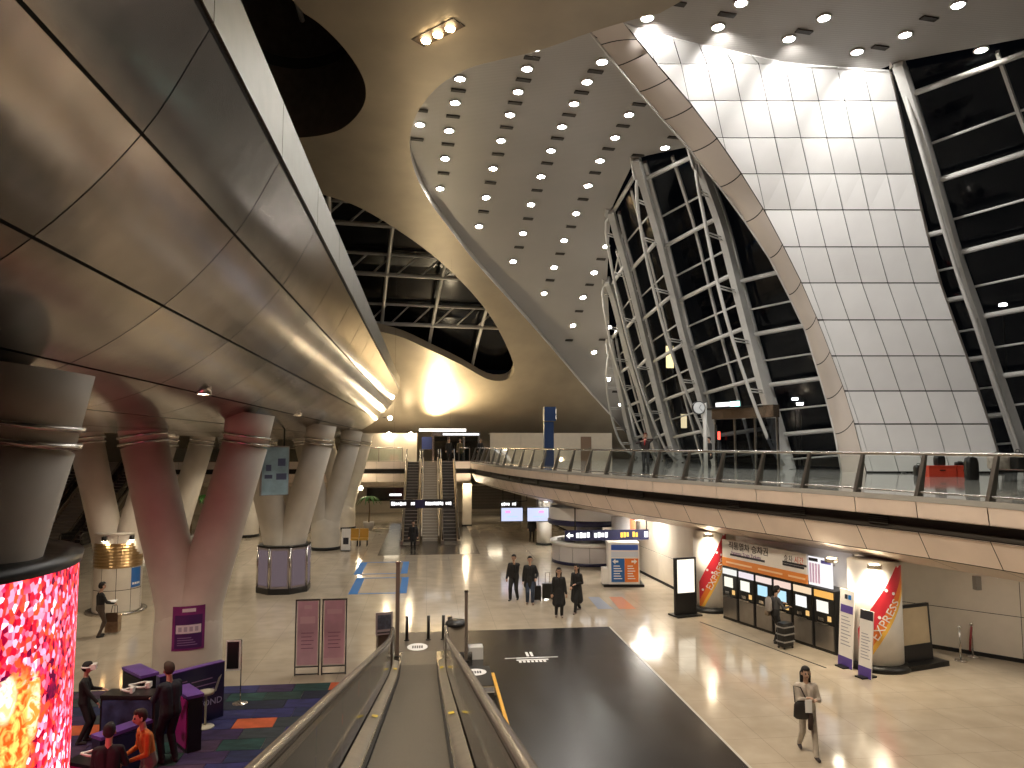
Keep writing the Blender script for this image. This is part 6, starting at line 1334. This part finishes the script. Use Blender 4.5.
def suitcase(c, w, d, h, lab, m, handle=True, ribs=0, rz=0.0):
    t = thing('suitcase', lab, 'suitcase', tuple(c), rz); rg = []
    for zz, f in ((.06, .9), (.09, 1), (h - .04, 1), (h, .92)): rg.append([(w / 2 * f * np.sign(cos(a)) * abs(cos(a)) ** .35, d / 2 * f * np.sign(sin(a)) * abs(sin(a)) ** .35, zz) for a in np.linspace(0, 2 * pi, 25)[:-1]])
    mb = MB(); n = 24
    mb.add([p for r in rg for p in r], [(i * n + j, i * n + (j + 1) % n, (i + 1) * n + (j + 1) % n, (i + 1) * n + j) for i in range(3) for j in range(n)] + [tuple(range(n - 1, -1, -1)), tuple(range(3 * n, 4 * n))]); part(t, 'shell', mb, m, world=False)
    for k in range(ribs): part(t, 'strap', MB().box(-w / 2 - .008, w / 2 + .008, -d / 2 - .008, d / 2 + .008, .2 + k * .22, .24 + k * .22), mat('grey_strap', (.25, .24, .23), .5), world=False)
    for x in (-1, 1):
        for y in (-1, 1): part(t, 'wheel', MB().tube([(x * w * .4 - .015, y * d * .35, .032), (x * w * .4 + .015, y * d * .35, .032)], .032, 10), M_blackp, world=False)
    if handle: part(t, 'handle', MB().tube([(-.09, 0, h - .02), (-.09, 0, h + .42), (.09, 0, h + .42), (.09, 0, h - .02)], .013, 6), M_chrome, world=False)
    return t
BLK = (.010, .010, .011); 
def facing(loc, px): return 0
def toward(a, b): return math.atan2(b[1] - a[1], b[0] - a[0]) - pi / 2
# walking woman in cream with dark bag
w1 = Zp(808, 754, 0); fc = toward(w1, (4.0, -2))
person('person in cream jacket and trousers walking, long dark hair, holding a dark bag', tuple(w1), fc, (.50, .44, .38), (.48, .43, .36), (.04, .03, .03), H=1.66, feet=[(-.09, .30, 0), (.09, -.28, .04)], hands=[(-.12, .26, 1.18), (.06, .28, 1.22)], longhair=True, voxel=.011, bulk=1.05)
hb_ = thing('shoulder_bag', 'dark shoulder bag with a pale sheet held by the walking person in cream', 'bag', tuple(w1), fc); R_ = [[(.17 + .17 * f * cos(a), .30 + .07 * f * sin(a), z) for a in np.linspace(0, 2 * pi, 15)] for z, f in ((.80, .75), (.84, 1), (1.08, .9), (1.14, .55))]
part(hb_, 'body', MB().grid(R_), mat('bag_dark', (.02, .016, .015), .5), True, world=False); part(hb_, 'strap', MB().tube([(.05, .3, 1.12), (.16, .2, 1.38), (.26, .05, 1.36), (.29, .26, 1.1)], .014, 6), MATS['bag_dark'], True, world=False); part(hb_, 'pale_sheet', MB().box(.0, .13, .385, .40, .95, 1.2), M_inkw, world=False)
part(hb_, 'hanging_scarf', MB().tube([(.02, .30, .95), (.01, .33, .78), (.02, .31, .60)], [.05, .06, .045], 8), mat('scarf_brown', (.05, .03, .025), .9), True, world=False)
# traveller at the machines
k_ = K3(wK * 3.9, -.62, 0); w2 = np.array([k_[0], k_[1], 0]); fc = toward(w2, K3(wK * 4.2, .5, 0))
person('person in dark clothes with pale shoulder patch using a ticket machine', tuple(w2), fc, (.05, .05, .055), BLK, H=1.70, hands=[(-.15, .35, 1.2), (.18, .38, 1.15)], lean=.08, voxel=.012)
bk_ = thing('backpack', 'grey backpack carried by the person at the ticket machine', 'bag', tuple(w2), fc); R_ = [[(.0 + .15 * f * cos(a), -.21 + .09 * f * sin(a), z) for a in np.linspace(0, 2 * pi, 15)] for z, f in ((1.02, .7), (1.06, 1), (1.36, .95), (1.46, .5))]; part(bk_, 'body', MB().grid(R_), mat('pack_grey', (.30, .28, .27), .7), True, world=False); part(bk_, 'pouch', MB().lathe([(.01, .80), (.10, .84), (.11, .95), (.01, 1.04)], (-.22, -.12), 12), mat('pouch_brown', (.22, .17, .12), .7), True, world=False)
sc_ = K3(wK * 4.55, -.75, 0); suitcase((sc_[0], sc_[1], 0), .46, .32, .78, 'black suitcase with grey straps beside the ticket machine user', M_blackp, False, 3, .4)
# group of four
g1 = Zp(514, 600, 0); g2 = Zp(530, 604, 0); g3 = Zp(559, 617, 0); g4 = Zp(577, 612.5, 0)
person('person in black padded jacket, arm raised to the face, walking past the desk', tuple(g1), toward(g1, (0, 20)), BLK, BLK, H=1.74, feet=[(-.12, -.12, 0), (.12, .16, 0)], hands=[(-.05, .20, 1.40), (.30, .05, .80)], bulk=1.25)
person('person in long black coat, blue jeans and black cap with suitcase behind', tuple(g2), toward(g2, (2, 10)), BLK, (.03, .045, .08), (.25, .18, .14), H=1.78, coat=.22, hat=(.015, .014, .014), hands=[(-.22, .22, 1.0), (.26, -.08, .85)], bulk=1.22)
person('person in long black hooded coat facing the walkway, beside another in a black coat', tuple(g3), toward(g3, (2.0, 0)), BLK, (.008, .008, .009), (.3, .25, .22), H=1.70, coat=.42, longhair=True, bulk=1.1)
person('person in black coat striding with dark trousers, rear leg stretched back', tuple(g4), toward(g4, (-4, 18)), BLK, BLK, (.2, .15, .13), H=1.72, coat=.45, feet=[(-.10, .28, 0), (.10, -.34, .03)], hands=[(-.10, .2, 1.08), (.2, .1, .95)], longhair=True, bulk=1.1)
s1_ = Zp(536, 602, 0); suitcase((s1_[0] + .05, s1_[1] + .2, 0), .38, .26, .62, 'black suitcase close behind the person in blue jeans', M_blackp, True); s2_ = Zp(548, 600, 0); suitcase((s2_[0], s2_[1] + .1, 0), .46, .28, .66, 'black wheeled suitcase with raised handle standing between the two pairs', M_blackp, True)
# single figures
g = Zp(532, 542, 0); person('person in black standing under the two hanging screens', tuple(g), toward(g, (4, 20)), BLK, BLK, H=1.75, feet=[(-.1, .1, 0), (.12, -.15, 0)], voxel=.018, coat=.15)
g = Zp(413, 551, 0); person('person in black arriving at the foot of the far escalator', tuple(g), toward(g, (-1, 0)), BLK, BLK, H=1.7, voxel=.018, coat=.2)
for px, Y, lab, c in ((449, 58.9, 'person in black on the far landing at the stair head', BLK), (460, 59.2, 'person in olive jacket on the far landing by the vestibule doors', (.10, .08, .04)), (480.5, 59.0, 'person in dark coat on the far landing at the railing end', BLK)):
    x = Py(px, 445, Y)[0]; person(lab, (x, Y, 5.0), pi + .2, c, BLK, H=1.72, voxel=.02, coat=.2)
g = Zp(646, 474, 5.0); person('person in dark jacket raising a phone behind the mezzanine railing', tuple(g), toward(g, (0, 0)), (.03, .02, .02), (.02, .022, .026), H=1.75, hands=[(-.06, .33, 1.5), (.2, .36, 1.42)], voxel=.016, scarf=(.4, .03, .03), hair=(.10, .02, .015))
g = Zp(710, 468, 5.0); person('person in black standing beside the clock post', tuple(g), toward(g, (8, 40)), BLK, BLK, H=1.66, voxel=.016, coat=.3)
g = Zp(99, 637, 0); person('person in black top and brown trousers holding papers beside the brass column', tuple(g), toward(g, (-6, 30)), BLK, (.08, .06, .045), H=1.68, hands=[(-.12, .32, 1.08), (.14, .36, 1.06)], voxel=.014, hat=(.012, .012, .012))
g = Zp(113, 633, 0); t = thing('shopping_bag', 'brown paper and tan trolley bag beside the brass column person', 'bag', tuple(g)); part(t, 'body', MB().box(g[0] - .22, g[0] + .20, g[1] - .14, g[1] + .14, .05, .62), mat('tan_bag', (.28, .20, .12), .7, noise=.3, nscale=5)); part(t, 'flap', MB().box(g[0] - .20, g[0] + .18, g[1] - .15, g[1] - .13, .40, .70), mat('tan_dark', (.12, .08, .05), .7)); part(t, 'handle', MB().tube([(g[0] - .1, g[1], .6), (g[0] - .05, g[1], .9), (g[0] + .1, g[1], .9), (g[0] + .12, g[1], .6)], .012, 6), M_blackm)
g = Zp(117, 620, 0); t = thing('document_sheet', 'white sheets held by the person beside the brass column', 'paper', tuple(Zp(99, 637, 0) + np.array([.15, .28, 1.05]))); part(t, 'sheet', MB().slab([(Zp(99, 637)[0] + .05, Zp(99, 637)[1] + .28, 1.05), (Zp(99, 637)[0] + .38, Zp(99, 637)[1] + .22, 1.08), (Zp(99, 637)[0] + .38, Zp(99, 637)[1] + .42, 1.12), (Zp(99, 637)[0] + .05, Zp(99, 637)[1] + .48, 1.09)], .01), M_inkw)
# booth people
def on_ray(px, py_head, H): return Zp(px, py_head, H)
g = on_ray(86, 667, 1.58); g[2] = .019; person('person in black wearing a white headset and black cap at the counter', tuple(g), toward(g, Zp(140, 690, 1)), BLK, (.012, .012, .014), H=1.58, hands=[(-.15, .32, 1.12), (.16, .30, .9)], voxel=.012, hat=(.01, .01, .01), visor=True)
g = on_ray(172, 668, 1.84); g[2] = .019; person('tall person in dark navy suit standing at the booth counter, arms forward', tuple(g), toward(g, Zp(115, 690, 1)), (.012, .014, .024), (.010, .010, .013), H=1.82, hands=[(-.12, .42, 1.10), (.16, .40, 1.12)], lean=.12, voxel=.012, hair=(.05, .03, .02), bulk=1.15)
g = on_ray(151, 715, 1.68); g[2] = .019; person('person in orange patterned jacket and grey trousers bending over a device', tuple(g), toward(g, (-8, 11)), (.55, .16, .03), (.20, .18, .16), H=1.72, hands=[(-.10, .34, 1.02), (.12, .34, 1.05)], lean=.22, voxel=.012, hair=(.03, .02, .015))
g = on_ray(109, 735, 1.62); g[2] = .019; person('person in black jacket with white back emblem, facing the booth', tuple(g), toward(g, (-6.5, 20)), (.012, .012, .016), BLK, H=1.68, hands=[(-.15, .3, 1.0), (.18, .3, 1.05)], voxel=.012, hat=(.01, .01, .012), bulk=1.1)
